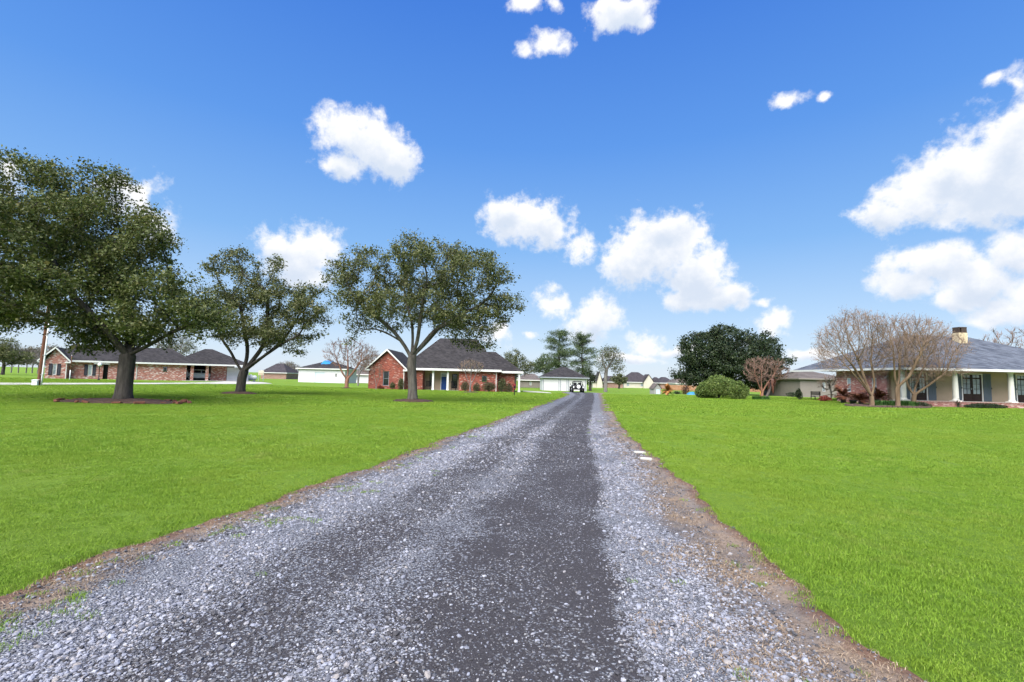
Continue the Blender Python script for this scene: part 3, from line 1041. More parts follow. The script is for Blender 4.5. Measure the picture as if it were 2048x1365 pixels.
# --- concrete drive of the left house, walk of the middle house
def sheet(name, top, bot, lift, mat, label, n=24):
    mb = MB()
    P = []
    for line in (top, bot):
        pts = [ground_px(*c) for c in line]
        d_ = [0]
        for a, b in zip(pts, pts[1:]):
            d_.append(d_[-1] + (b - a).length)
        q = []
        for i in range(n + 1):
            t = d_[-1] * i / n
            q.append((float(np.interp(t, d_, [p.x for p in pts])), float(np.interp(t, d_, [p.y for p in pts]))))
        P.append(q)
    rows = []
    for i in range(n + 1):
        rows.append([(P[1][i][0] + (P[0][i][0] - P[1][i][0]) * s, P[1][i][1] + (P[0][i][1] - P[1][i][1]) * s) for s in (0, 0.33, 0.67, 1)])
    for r_ in rows:
        for (a, b) in r_:
            mb.v.append((a, b, gz(a, b) + lift))
    for i in range(n):
        for j in range(3):
            mb.f.append((i * 4 + j, (i + 1) * 4 + j, (i + 1) * 4 + j + 1, i * 4 + j + 1))
    k0 = len(mb.v)          # turned-down edge along the near side
    for i in range(n + 1):
        a, b = rows[i][0]
        mb.v.append((a, b - 0.01, gz(a, b) - 0.1))
    for i in range(n):
        mb.f.append((k0 + i, k0 + i + 1, (i + 1) * 4, i * 4))
    o = mb.build(name, mat)
    tag(o, label, kind='structure')
    return o


sheet('concrete_drive', [(-90, 766.6), (100, 767), (300, 766.8), (430, 765.8), (452, 763.6), (500, 763.4), (530, 766)],
      [(-90, 771), (100, 770.2), (245, 769.6), (380, 769), (450, 769), (500, 769), (545, 768.2)], 0.045, M['concrete'], 'pale concrete drive in front of the mottled brick house')
sheet('concrete_walk', [(1046, 782.4), (1075, 784), (1100, 786.2)], [(1046, 784.0), (1075, 785.8), (1104, 788)], 0.05, M['concrete'], 'pale concrete walk from the red brick house to the driveway', 8)

# ================================================================== TREES
def in_blobs(n, blobs_, r_, shell=0.0):
    """random points in a union of ellipsoids (x, y, z, rx, ry, rz), more of them towards the outside"""
    vol = np.array([b[3] * b[4] * b[5] for b in blobs_]); vol = vol ** 0.8
    which = r_.choice(len(blobs_), n, p=vol / vol.sum())
    d_ = r_.normal(size=(n, 3)); d_ /= np.linalg.norm(d_, axis=1)[:, None]
    rad = r_.random(n) ** (1 / 3.0)
    rad = shell + (1 - shell) * rad
    B = np.array(blobs_)
    return B[which, :3] + d_ * rad[:, None] * B[which, 3:]


def colonize(seed_lines, attr, step=0.35, infl=3.0, kill=0.6, maxit=160, r_=None, grav=0.0):
    """grow a branch skeleton from the given limbs towards the attraction points"""
    pos_, par = [], []
    for k_, (line, parent) in enumerate(seed_lines):        # -1: the bole, -2: springs from the top of the bole
        prev = parent if parent != -2 else bole_end
        pts = [Vector(p) for p in line]
        for i in range(len(pts)):
            if i == 0:
                if parent == -1:
                    pos_.append(pts[0]); par.append(-1); prev = len(pos_) - 1
                continue
            a, b = pts[i - 1], pts[i]
            m_ = max(1, int((b - a).length / step))
            for j in range(1, m_ + 1):
                pos_.append(a.lerp(b, j / m_)); par.append(prev); prev = len(pos_) - 1
        if k_ == 0:
            bole_end = prev
    P = np.array([tuple(p) for p in pos_]); par = list(par)
    A = attr.copy()
    near = np.full(len(A), -1); nd = np.full(len(A), 1e9)

    def update(i0):
        if not len(A): return
        D_ = np.linalg.norm(A[:, None, :] - P[None, i0:, :], axis=2)
        j = D_.argmin(1); dm = D_[np.arange(len(A)), j]
        b = dm < nd
        near[b] = j[b] + i0; nd[b] = dm[b]
    update(0)
    for it in range(maxit):
        if not len(A): break
        act = nd < infl
        if not act.any():
            infl *= 1.4
            if infl > 60: break
            continue
        ids = near[act]
        v = A[act] - P[ids]; v /= np.maximum(np.linalg.norm(v, axis=1), 1e-6)[:, None]
        u_, inv = np.unique(ids, return_inverse=True)
        s = np.zeros((len(u_), 3)); np.add.at(s, inv, v)
        ln = np.linalg.norm(s, axis=1)
        s = s / np.maximum(ln, 1e-6)[:, None] + r_.normal(0, 0.16, s.shape) + np.array([0, 0, grav])
        s /= np.linalg.norm(s, axis=1)[:, None]
        new = P[u_] + s * step
        okn = np.array([((P - q) ** 2).sum(1).min() > (0.45 * step) ** 2 for q in new])
        if not okn.any():
            dead = np.isin(near, u_) & (nd < infl)
            A, near, nd = A[~dead], near[~dead], nd[~dead]
            continue
        stuck = np.isin(near, u_[~okn]) & (nd < step * 2.2)
        new, u_ = new[okn], u_[okn]
        A, near, nd = A[~stuck], near[~stuck], nd[~stuck]
        i0 = len(P)
        P = np.concatenate([P, new]); par += list(u_)
        update(i0)
        ok = nd > kill
        A, near, nd = A[ok], near[ok], nd[ok]
        if len(P) > 9000: break
    return P, np.array(par)


def skeleton_radii(P, par, base, tip):
    n = len(P)
    cnt = np.zeros(n)
    ch = np.zeros(n, int)
    for i in range(n):
        if par[i] >= 0: ch[par[i]] += 1
    for i in range(n - 1, -1, -1):
        if ch[i] == 0: cnt[i] = 1
        if par[i] >= 0: cnt[par[i]] += cnt[i]
    tot = cnt.max()
    e = math.log(base / tip) / math.log(max(tot, 2))
    return tip * cnt ** e, ch


def branch_mesh(P, par, rad, ch, flare=0.0, minr=0.0, big=10, small=4, twigs=None, twig_r=0.004):
    n = len(P)
    kids = [[] for _ in range(n)]
    for i in range(n):
        if par[i] >= 0: kids[par[i]].append(i)
    mb = MB()
    stack = [(i, None) for i in range(n) if par[i] < 0]
    while stack:
        s, frm = stack.pop()
        chain = [s]
        while True:
            c = kids[chain[-1]]
            if not c: break
            c = sorted(c, key=lambda q: -rad[q])
            for o in c[1:]:
                stack.append((o, chain[-1]))
            chain.append(c[0])
        pts = [P[i] for i in chain]; rr_ = [float(rad[i]) for i in chain]
        if frm is not None:
            pts = [P[frm]] + pts; rr_ = [min(rr_[0] * 1.15, float(rad[frm]) * 0.95)] + rr_
        if len(pts) < 2: continue
        if max(rr_) < minr: continue
        pts = np.array(pts)
        if len(pts) > 3:
            q = pts.copy()
            q[1:-1] = 0.25 * pts[:-2] + 0.5 * pts[1:-1] + 0.25 * pts[2:]
            pts = q
        if frm is None and flare:
            rr_ = [r_ * (1 + flare * math.exp(-max(p[2] - P[s][2], 0) / 0.28)) for r_, p in zip(rr_, pts)]
        r0 = max(rr_)
        rr_[-1] *= 0.5
        mb.tube([tuple(p) for p in pts], rr_, big if r0 > 0.12 else (6 if r0 > 0.04 else small), cap=False)
    if twigs is not None:
        for (p, q, r_) in twigs:
            mb.tube([p, q], [r_, r_ * 0.4], 3, cap=False)
    return mb


def leaf_arrays(C, size, r_, aspect=0.62, droop=0.0, jitter=0.35):
    """one rhombic leaf-sized face about each centre"""
    n = len(C)
    a = r_.normal(size=(n, 3)); a[:, 2] *= 0.8; a[:, 2] -= droop
    a /= np.linalg.norm(a, axis=1)[:, None]
    b = r_.normal(size=(n, 3)); b -= (b * a).sum(1)[:, None] * a
    b /= np.linalg.norm(b, axis=1)[:, None]
    s = size * np.exp(r_.normal(0, jitter, n))[:, None]
    L, W = a * s * 0.5, b * s * 0.5 * aspect
    v = np.stack([C - L, C + W, C + L, C - W], 1).reshape(-1, 3)
    f_ = np.arange(n * 4).reshape(n, 4)
    return v, f_


def clumps(C, per, spread, r_, squash=0.75):
    n = len(C)
    off_ = r_.normal(size=(n * per, 3)) * spread
    off_[:, 2] *= squash
    return np.repeat(C, per, 0) + off_


def leafy_tree(name, loc, seeds, blobs_, label, seed, base, tip=0.012, n_attr=1300, step=0.36, kill=0.62, infl=3.5, per=26, spread=0.24, size=0.11,
               bark=None, leaf=None, flare=0.45, shell=0.3, rz=0.0, thin=0.045, group=None, skip=0.0, droop=0.1, lobes=0, lob_r=1.0):
    r_ = np.random.default_rng(seed)
    A = in_blobs(n_attr, blobs_, r_, shell)
    if lobes:           # foliage gathers in many small lobes on the outside of the crown
        S = in_blobs(lobes, blobs_, r_, 0.86)
        lb = [(*q, lob_r * r_.uniform(0.7, 1.3), lob_r * r_.uniform(0.7, 1.3), lob_r * r_.uniform(0.5, 0.95)) for q in S]
        k_ = int(n_attr * 0.8)
        A = np.concatenate([in_blobs(k_, lb, r_, 0.2), A[:n_attr - k_]])
    P, par = colonize(seeds, A, step, infl, kill, 170, r_)
    rad, ch = skeleton_radii(P, par, base, tip)
    root = empty(name, loc, rz)
    branch_mesh(P, par, rad, ch, flare).build('trunk', bark, root, True)
    thinm = rad < thin
    C = P[thinm]
    C = C[C[:, 2] > 1.2 if C[:, 2].max() > 3 else C[:, 2] > -1]
    if skip:
        C = C[r_.random(len(C)) > skip]
    v, f_ = leaf_arrays(clumps(C, per, spread, r_), size, r_, droop=droop)
    link_mesh('crown', np_mesh('crown', v, f_, leaf), None, root)
    print(label, 'nodes', len(P), 'leaves', len(f_))
    tag(root, label, 'tree', group)
    return root


def bare_tree(name, loc, seeds, blobs_, label, seed, base, tip=0.006, n_attr=1200, step=0.22, kill=0.3, infl=2.0, bark=None, twig=None, spray=4, tw_len=0.28,
              flare=0.25, shell=0.35, group=None, pods=0, leaf=None, per=0, spread=0.2, size=0.07, rz=0.0, twig_r=0.007):
    r_ = np.random.default_rng(seed)
    A = in_blobs(n_attr, blobs_, r_, shell)
    P, par = colonize(seeds, A, step, infl, kill, 150, r_, 0.16)
    rad, ch = skeleton_radii(P, par, base, tip)
    root = empty(name, loc, rz)
    branch_mesh(P, par, rad, ch, flare, big=9, small=3).build('trunk', bark, root, True)
    ends = np.where((rad < tip * 2.6) & (par >= 0))[0]
    mb = MB()
    tips = []
    for i in ends:
        d_ = P[i] - P[par[i]]; d_ /= max(np.linalg.norm(d_), 1e-6)
        for _ in range(spray):
            q = d_ + r_.normal(0, 0.42, 3) + np.array([0, 0, 0.45]); q /= np.linalg.norm(q)
            e = P[i] + q * tw_len * r_.uniform(0.5, 1.3)
            mb.tube([tuple(P[i]), tuple(e)], [twig_r, twig_r * 0.45], 3, cap=False)
            tips.append(e)
    cr = mb.build('crown', twig, root)
    tips = np.array(tips)
    if pods:
        C = tips[r_.random(len(tips)) < pods]
        v, f_ = leaf_arrays(clumps(C, 3, 0.035, r_), 0.045, r_, 0.8)
        link_mesh('seed_heads', np_mesh('seed_heads', v, f_, twig), None, root)
    if leaf is not None and per:
        v, f_ = leaf_arrays(clumps(tips[r_.random(len(tips)) < 0.5], per, spread, r_), size, r_)
        link_mesh('foliage', np_mesh('foliage', v, f_, leaf), None, root)
    tag(root, label, 'tree', group)
    return root


def seeds_px(px0, py0, s, lines):
    """limbs traced in the plane of the tree: (x, y, depth) in pixels, metres, turned into local metres"""
    out = []
    for line, parent in lines:
        out.append(([((x - px0) / s, d_, (py0 - y) / s) for (x, y, d_) in line], parent))
    return out


def blobs_px(px0, py0, s, bl):
    return [((x - px0) / s, d_, (py0 - y) / s, rx / s, ry, rz / s) for (x, y, rx, rz, d_, ry) in bl]


# --- the big oak on the left
s1 = F / 23.5
bole = [(245, 808, 0), (246, 770, 0), (247, 735, 0), (248, 712, 0)]
lines = [(bole, -1),
         ([(248, 712, 0), (300, 690, -0.3), (345, 668, -0.6), (395, 640, -0.4)], -2),
         ([(248, 712, 0), (270, 660, 1.0), (300, 600, 2.0)], -2),
         ([(248, 712, 0), (225, 660, -0.8), (190, 600, -1.8), (160, 540, -2.0)], -2),
         ([(248, 712, 0), (205, 685, 0.4), (140, 650, 0.8), (70, 640, 0.6)], -2),
         ([(248, 712, 0), (215, 640, 1.2), (150, 560, 1.5), (110, 470, 1.0)], -2)]
oak_blobs = blobs_px(245, 805, s1, [(120, 480, 165, 128, 0, 4.4), (92, 398, 112, 80, 0.3, 3.0), (205, 575, 112, 108, -0.4, 4.2), (325, 625, 82, 62, -0.2, 2.8),
                                   (402, 612, 50, 76, 0, 2.2), (50, 570, 165, 100, 0.2, 4.2), (-75, 520, 130, 125, 0.3, 3.6), (170, 650, 150, 36, -0.3, 3.0), (190, 455, 72, 66, 0.4, 2.8)])
p = foot(245, 23.5)
leafy_tree('oak_tree', p, seeds_px(245, 805, s1, lines), oak_blobs, 'large dense dark oak with a thick trunk, leftmost of the three lawn oaks', 21, 0.335, 0.012,
           3000, 0.36, 0.50, 3.5, 92, 0.24, 0.105, M['bark_oak'], M['leaf_oak'], 0.55, 0.25, lobes=95, lob_r=0.95)
# --- the middle oak
s2 = F / 35.0
bole = [(480, 790, 0), (481, 765, 0), (483, 744, 0)]
lines = [(bole, -1),
         ([(483, 744, 0), (470, 728, 0), (462, 705, -0.3), (446, 680, -0.6), (436, 650, -0.8)], -2),
         ([(483, 744, 0), (485, 715, 0.3), (480, 690, 0.6), (468, 660, 0.8), (458, 610, 0.8)], -2),
         ([(483, 744, 0), (500, 715, 0.3), (512, 690, 0.6), (516, 640, 0.7), (518, 590, 0.4)], -2),
         ([(483, 744, 0), (505, 727, -0.3), (540, 705, -0.6), (570, 685, -0.8), (600, 668, -0.6)], -2),
         ([(483, 744, 0), (500, 722, 0.6), (530, 690, 1.2), (555, 655, 1.4), (575, 620, 1.2)], -2)]
b2 = blobs_px(480, 787, s2, [(452, 560, 46, 58, 0, 2.2), (520, 565, 36, 50, 0.3, 2.0), (560, 595, 52, 46, 0, 2.3), (608, 598, 42, 42, -0.2, 1.9), (612, 645, 42, 36, -0.4, 2.0),
                             (430, 618, 48, 50, -0.3, 2.2), (500, 622, 80, 46, 0.2, 2.8), (548, 652, 62, 32, -0.2, 2.4), (430, 660, 42, 26, -0.4, 1.6), (600, 690, 30, 24, -0.6, 1.2)])
p = foot(480, 35.0)
leafy_tree('oak_tree', p, seeds_px(480, 787, s2, lines), b2, 'open grey-green oak forking low above a small mulch ring, middle one of the lawn oaks', 22, 0.31, 0.012,
           1800, 0.34, 0.46, 3.0, 62, 0.20, 0.112, M['bark_oak'], M['leaf_oak2'], 0.4, 0.25, lobes=44, lob_r=0.72)
# --- the oak before the red brick house
s3 = F / 30.0
bole = [(825, 806, 0), (824, 770, 0), (821, 738, 0), (819, 716, 0)]
lines = [(bole, -1),
         ([(819, 716, 0), (806, 693, 0), (785, 665, -0.3), (755, 640, -0.6), (722, 615, -0.8), (700, 590, -0.8)], -2),
         ([(819, 716, 0), (800, 686, 0.5), (768, 668, 0.8), (738, 656, 0.8), (705, 660, 0.7), (688, 688, 0.6)], -2),
         ([(819, 716, 0), (820, 680, 0.2), (815, 640, 0.4), (800, 600, 0.5)], -2),
         ([(819, 716, 0), (832, 685, -0.3), (838, 650, -0.7), (845, 600, -1.0)], -2),
         ([(819, 716, 0), (840, 690, 0.1), (862, 660, 0.2), (895, 640, 0.3), (930, 615, 0.4)], -2),
         ([(819, 716, 0), (845, 682, 0.8), (870, 645, 1.5), (905, 600, 1.8)], -2)]
b3 = blobs_px(825, 803, s3, [(715, 560, 46, 66, 0, 2.2), (690, 605, 38, 36, -0.4, 1.7), (795, 570, 60, 64, 0.2, 2.8), (848, 530, 72, 58, 0, 3.0), (928, 545, 66, 54, 0.1, 2.6),
                             (988, 580, 42, 34, 0, 1.7), (958, 628, 52, 42, -0.2, 2.2), (895, 615, 80, 46, 0.3, 3.0), (785, 622, 62, 36, 0.2, 2.6), (948, 668, 26, 26, -0.3, 1.2), (700, 655, 30, 12, 0.6, 0.8)])
p = foot(825, 30.0)
leafy_tree('oak_tree', p, seeds_px(825, 803, s3, lines), b3, 'spreading grey-green oak with a pale trunk on the lawn before the red brick house', 23, 0.27, 0.012,
           2500, 0.34, 0.46, 3.0, 68, 0.20, 0.104, M['bark_oak_pale'], M['leaf_oak2'], 0.5, 0.25, lobes=62, lob_r=0.75)
# --- the dark evergreen behind the green shrubs
D4 = 76.0
s4 = F / D4
b4 = blobs_px(1462, 790, s4, [(1462, 705, 88, 46, 0, 6), (1400, 712, 40, 34, 0, 4), (1528, 712, 38, 42, 0, 4), (1440, 742, 72, 30, 0, 5), (1470, 684, 62, 26, 0, 4), (1510, 745, 48, 30, 0, 4), (1390, 745, 28, 22, 0, 3)])
lines = [([(1462, 792, 0), (1462, 765, 0), (1460, 745, 0)], -1)]
p = foot(1462, D4)
leafy_tree('evergreen_tree', p, seeds_px(1462, 790, s4, lines), b4, 'broad rounded dark evergreen tree standing behind the green shrubs', 24, 0.5, 0.02,
           2400, 0.6, 0.75, 5, 62, 0.36, 0.24, M['bark_dark'], M['leaf_dark'], 0.3, 0.3, thin=0.09, lobes=120, lob_r=1.35)


# --- bare crape myrtles
def crape(px, py, D, blobs_, stems, label, seed, base, bark, twig, h_fork, **kw):
    s = F / D
    ls = [([(px, py + 2, 0), (px, py - h_fork * s, 0)], -1)]
    for st in stems:
        ls.append(([(px, py - h_fork * s, 0)] + st, -2))
    return bare_tree('crape_myrtle', foot(px, D), seeds_px(px, py, s, ls), blobs_px(px, py, s, blobs_), label, seed, base, bark=bark, twig=twig, **kw)


crape(1744, 812, 36.5, [(1690, 690, 50, 46, 0, 2.0), (1725, 665, 48, 42, 0.3, 2.0), (1668, 715, 30, 34, -0.2, 1.6), (1760, 700, 26, 50, 0.3, 1.6), (1715, 645, 40, 24, 0, 1.6)],
      [[(1725, 765, -0.2), (1700, 730, -0.4)], [(1738, 760, 0.3), (1728, 715, 0.5)], [(1755, 765, 0.2), (1752, 715, 0.4)], [(1718, 772, -0.6), (1690, 748, -1.0)]],
      'tall bare tan crape myrtle, leftmost of three in the bed by the grey roofed house', 41, 0.16, M['bark_crape'], M['twig_tan'], 0.75, n_attr=2000, step=0.2, kill=0.25, spray=4, pods=0.25, tw_len=0.5)
crape(1796, 814, 36.0, [(1790, 685, 34, 48, 0, 1.6), (1830, 665, 40, 34, 0.2, 1.8), (1812, 700, 36, 40, -0.2, 1.6), (1862, 660, 34, 26, 0.2, 1.4), (1775, 650, 22, 22, 0, 1.0)],
      [[(1790, 755, -0.1), (1785, 715, -0.3)], [(1805, 755, 0.2), (1812, 712, 0.4)], [(1812, 752, -0.4), (1835, 700, -0.6)]],
      'tall bare tan crape myrtle, middle of three in the bed by the grey roofed house', 42, 0.15, M['bark_crape'], M['twig_tan'], 1.5, n_attr=1800, step=0.2, kill=0.25, spray=4, pods=0.25, tw_len=0.5)
crape(1828, 809, 37.5, [(1860, 705, 52, 40, 0, 1.9), (1900, 690, 36, 34, 0.2, 1.6), (1845, 740, 40, 24, -0.3, 1.4), (1895, 738, 40, 10, -0.4, 1.0), (1832, 700, 30, 40, 0, 1.4)],
      [[(1812, 770, -0.2), (1806, 740, -0.3)], [(1838, 765, 0.2), (1858, 730, 0.4)], [(1848, 768, -0.3), (1880, 742, -0.5)], [(1826, 760, 0.5), (1828, 720, 0.7)]],
      'spreading bare tan crape myrtle, rightmost of three in the bed by the grey roofed house', 43, 0.16, M['bark_crape'], M['twig_tan'], 0.9, n_attr=1800, step=0.2, kill=0.25, spray=4, pods=0.2, tw_len=0.45)
crape(693, 776, 58.0, [(668, 708, 26, 24, 0, 2.0), (705, 700, 32, 24, 0, 2.2), (728, 712, 20, 26, 0.2, 1.6), (690, 690, 36, 14, 0, 2.0), (690, 725, 30, 14, 0, 1.5)],
      [[(684, 745, -0.2), (674, 722, -0.3)], [(692, 742, 0.4), (690, 715, 0.5)], [(703, 745, 0.2), (716, 722, 0.4)]],
      'bare reddish crape myrtle on the lawn beside the white outbuilding', 44, 0.22, M['bark_crape_red'], M['twig_pink'], 1.1, n_attr=1000, step=0.28, kill=0.4, infl=3, spray=5, tw_len=0.4, twig_r=0.011, tip=0.009)
crape(716, 768, 76.0, [(735, 712, 22, 22, 0, 2.0), (720, 715, 20, 20, 0, 2.0), (752, 715, 14, 16, 0.2, 1.6)],
      [[(718, 742, 0), (728, 725, 0.2)], [(714, 742, 0.2), (712, 722, 0.3)]],
      'slim grey bare tree between the white outbuilding and the red brick house', 45, 0.14, M['bark_grey'], M['twig_pink'], 1.3, n_attr=600, step=0.34, kill=0.5, infl=3, spray=6, tw_len=0.5, twig_r=0.014, tip=0.011)
crape(940, 784, 54.0, [(930, 735, 16, 12, 0, 0.9), (952, 735, 16, 12, 0, 0.9), (940, 728, 22, 10, 0, 1.0)],
      [[(934, 758, -0.1), (930, 745, -0.1)], [(946, 758, 0.1), (951, 745, 0.1)], [(940, 757, 0.2), (941, 742, 0.2)]],
      'small bare pale crape myrtle standing before the porch of the red brick house', 46, 0.09, M['bark_grey'], M['twig_tan'], 0.8, n_attr=420, step=0.16, kill=0.22, infl=2, spray=5, tw_len=0.24, twig_r=0.009, tip=0.008)
crape(752, 783, 56.0, [(752, 752, 9, 14, 0, 0.6), (746, 742, 8, 10, 0, 0.5), (760, 745, 8, 12, 0, 0.5)],
      [[(750, 765, 0), (747, 752, 0)], [(755, 765, 0.1), (759, 752, 0.1)]],
      'thin bare sapling against the gable wall of the red brick house', 47, 0.05, M['bark_grey'], M['twig_tan'], 0.5, n_attr=160, step=0.16, kill=0.25, infl=2, spray=4, tw_len=0.25, twig_r=0.009, tip=0.008)
crape(1524, 797, 54.0, [(1515, 745, 26, 24, 0, 1.7), (1545, 745, 26, 26, 0.2, 1.7), (1530, 728, 36, 14, 0, 1.7), (1565, 742, 16, 20, 0, 1.2), (1502, 735, 14, 16, 0, 1)],
      [[(1516, 770, -0.2), (1508, 750, -0.3)], [(1526, 768, 0.3), (1528, 745, 0.4)], [(1534, 770, 0.1), (1552, 748, 0.2)]],
      'bare rosy brown crape myrtle just right of the dark evergreen', 48, 0.14, M['bark_crape_red'], M['twig_pink'], 0.6, n_attr=800, step=0.24, kill=0.36, infl=3, spray=6, tw_len=0.36, twig_r=0.011, tip=0.009)

# --- the half-bare tree by the garage and the pines behind it
D_ = 81.0
s_ = F / D_
bare_tree('ivy_tree', foot(1211, D_), seeds_px(1211, 785, s_, [([(1211, 787, 0), (1211, 760, 0), (1212, 742, 0)], -1), ([(1212, 742, 0), (1222, 725, 0.2), (1232, 712, 0.3)], -2), ([(1212, 742, 0), (1205, 725, 0), (1203, 710, 0)], -2)]),
          blobs_px(1211, 785, s_, [(1212, 715, 16, 18, 0, 1.5), (1228, 715, 17, 16, 0, 1.6), (1232, 735, 14, 12, 0, 1.3), (1205, 735, 11, 14, 0, 1), (1222, 705, 16, 9, 0, 1.4)]),
          'half-bare pale trunked tree with some green leaves right of the white garage', 61, 0.3, 0.011, 700, 0.32, 0.42, 3, M['bark_grey'], M['twig_grey'], 4, 0.4,
          leaf=M['leaf_olive'], per=7, spread=0.28, size=0.17, twig_r=0.012)


def pine(px, py, D, top_py, cw, crown0, label, seed, name='pine_tree'):
    r_ = np.random.default_rng(seed)
    s = F / D
    H_ = (py - top_py) / s
    root = empty(name, foot(px, D))
    mb = MB()
    n_ = 10
    pts = [(0.12 * math.sin(i * 1.3 + seed), 0.1 * math.cos(i * 1.1), H_ * i / n_ - 0.1) for i in range(n_ + 1)]
    mb.tube(pts, [0.30 * (1 - 0.92 * i / n_) + 0.02 for i in range(n_ + 1)], 8)
    C = []
    z = H_ * crown0
    while z < H_ * 0.99:
        t = (z - H_ * crown0) / (H_ * (1 - crown0))
        ln = cw / 2 / s * (math.sin(PI * (0.22 + 0.70 * t)) ** 0.8) * r_.uniform(0.5, 1.15)
        for q in range(r_.integers(2, 5)):
            a = r_.uniform(0, 2 * PI); l = ln * r_.uniform(0.6, 1.15)
            d_ = np.array([math.cos(a), math.sin(a)])
            m_ = 6
            path = [(d_[0] * l * i / m_, d_[1] * l * i / m_, z + l * (0.18 * i / m_ - 0.16 * (i / m_) ** 2 * (1 - t) + 0.3 * t * i / m_)) for i in range(m_ + 1)]
            mb.tube(path, [0.05 * (1 - i / (m_ + 1)) + 0.008 for i in range(m_ + 1)], 4, cap=False)
            for i in range(2, m_ + 1):
                for _ in range(3):
                    C.append(np.array(path[i]) + r_.normal(0, 0.22, 3) * np.array([1, 1, 0.5]))
        z += H_ * 0.038
    mb.build('trunk', M['bark_dark'], root, True)
    v, f_ = leaf_arrays(clumps(np.array(C), 22, 0.30, r_, 0.65), 0.24, r_, 0.26)
    link_mesh('crown', np_mesh('crown', v, f_, M['leaf_pine']), None, root)
    tag(root, label, 'tree')
    return root


pine(1117, 785, 104.0, 672, 80, 0.36, 'tall pine rising behind the left end of the white garage', 71)
pine(1164, 785, 100.0, 676, 80, 0.2, 'tall layered pine rising behind the right end of the white garage', 72)


# --- generic background trees, each standing on its own foot
def bg_leafy(px, D, w_px, top_py, base_py, label, seed, leaf, name='background_tree', dens=1.0, trunk=0.25):
    s = F / D
    H_ = (base_py - top_py) / s; W_ = w_px / s
    r_ = random.Random(seed)
    bl = []
    for i in range(6):
        a = i * 1.05 + r_.random()
        bl.append((W_ * 0.26 * math.cos(a), W_ * 0.2 * math.sin(a), H_ * r_.uniform(0.45, 0.72), W_ * r_.uniform(0.2, 0.3), W_ * 0.25, H_ * r_.uniform(0.16, 0.26)))
    bl.append((0, 0, H_ * 0.74, W_ * 0.25, W_ * 0.25, H_ * 0.25))
    st = max(0.4, H_ * 0.05)
    return leafy_tree(name, foot(px, D), [([(0, 0, -0.1), (0.1, 0, H_ * 0.3)], -1)], bl, label, seed, trunk, 0.02, int(420 * dens), st, st * 1.25, H_, 26,
                      st * 0.65, max(0.2, 1.9 / s), M['bark_dark'], leaf, 0.3, 0.3, thin=0.1)


bg_leafy(1030, 108.0, 84, 700, 778, 'olive green tree peeping over the right end of the red brick house', 81, M['leaf_olive'])
bg_leafy(1090, 112.0, 58, 705, 776, 'loose green tree behind the garage, left of the tall pine', 82, M['leaf_pine'])
bg_leafy(1180, 92.0, 26, 742, 783, 'small dark green tree at the right corner of the white garage', 83, M['leaf_dark'], dens=0.8)
bg_leafy(985, 118.0, 50, 712, 775, 'dull olive tree just visible behind the steep dark roof', 84, M['leaf_olive'])
bg_leafy(1238, 140.0, 34, 745, 776, 'low olive tree between the half-bare tree and a distant house', 85, M['leaf_olive'], dens=0.5)
bg_leafy(5, 90.0, 90, 672, 748, 'dark tree at the left edge of the photo, under the big oak', 86, M['leaf_oak2'])


def bg_bare(px, D, w_px, top_py, base_py, label, seed, twig, leaf=None, per=0):
    s = F / D
    H_ = (base_py - top_py) / s; W_ = w_px / s
    bl = [(0, 0, H_ * 0.7, W_ * 0.42, W_ * 0.4, H_ * 0.3), (-W_ * 0.22, 0.2, H_ * 0.55, W_ * 0.28, W_ * 0.3, H_ * 0.24), (W_ * 0.24, -0.2, H_ * 0.58, W_ * 0.27, W_ * 0.3, H_ * 0.24)]
    st = max(0.3, H_ * 0.045)
    return bare_tree('bare_tree', foot(px, D), [([(0, 0, -0.1), (0.05, 0, H_ * 0.22)], -1)], bl, label, seed, 0.02 * H_, 0.014 + 0.00012 * D, 420, st, st * 1.3, H_, M['bark_grey'], twig, 5, st * 1.7,
                     leaf=leaf, per=per, spread=0.4, size=0.25, twig_r=0.010 + 0.00012 * D)


FAR_L = 'bare winter trees along the far left edge of the field'
t0 = bg_bare(22, 118.0, 46, 690, 744, 'grey bare tree in the far left tree line, nearest the photo edge', 91, M['twig_grey'])
t1 = bg_bare(52, 124.0, 44, 694, 744, 'grey bare tree in the far left tree line, second from the photo edge', 92, M['twig_grey'], M['leaf_mixed'], 2)
tag(t0, group=FAR_L); tag(t1, group=FAR_L)
for i, (px, D_, sc, src, lb) in enumerate([(75, 112, 0.85, t0, 'grey bare tree in the far left tree line, just left of the utility pole'),
                                          (96, 128, 1.15, t1, 'bare tree whose crown shows over the gable of the mottled brick house'),
                                          (36, 140, 1.1, t0, 'bare tree standing back in the far left tree line'),
                                          (8, 128, 1.1, t1, 'bare tree with a few leaves at the very left edge of the far tree line'),
                                          (64, 150, 1.3, t1, 'taller bare tree behind the far left tree line, left of the utility pole'),
                                          (84, 145, 1.2, t0, 'bare tree just right behind the utility pole'),
                                          (562, 175, 0.9, t0, 'small bare tree just right of the far dark roofed brick house'),
                                          (577, 185, 1.0, t1, 'bare tree in the gap between far brick house and white outbuilding'),
                                          (1592, 150, 0.8, t0, 'bare tree over the roof of the small brick house')]):
    t = copy_tree(src)
    t.location = foot(px, D_); t.rotation_euler.z = 1.3 + 2.1 * i; t.scale = (sc, sc, sc)
    t['label'] = lb
bg_bare(345, 104.0, 80, 664, 756, 'bare tree with thin leaves rising behind the roof of the mottled brick house', 93, M['twig_grey'], M['leaf_olive'], 3)
bg_bare(2020, 66.0, 100, 640, 790, 'large bare rosy tree rising behind the right end of the grey shingled roof', 94, M['twig_pink'])
bg_bare(1975, 80.0, 50, 668, 788, 'smaller bare tree behind the chimney end of the grey shingled roof', 95, M['twig_pink'])
bg_bare(740, 100.0, 46, 704, 764, 'bare rosy tree behind the gable of the red brick house', 96, M['twig_pink'])
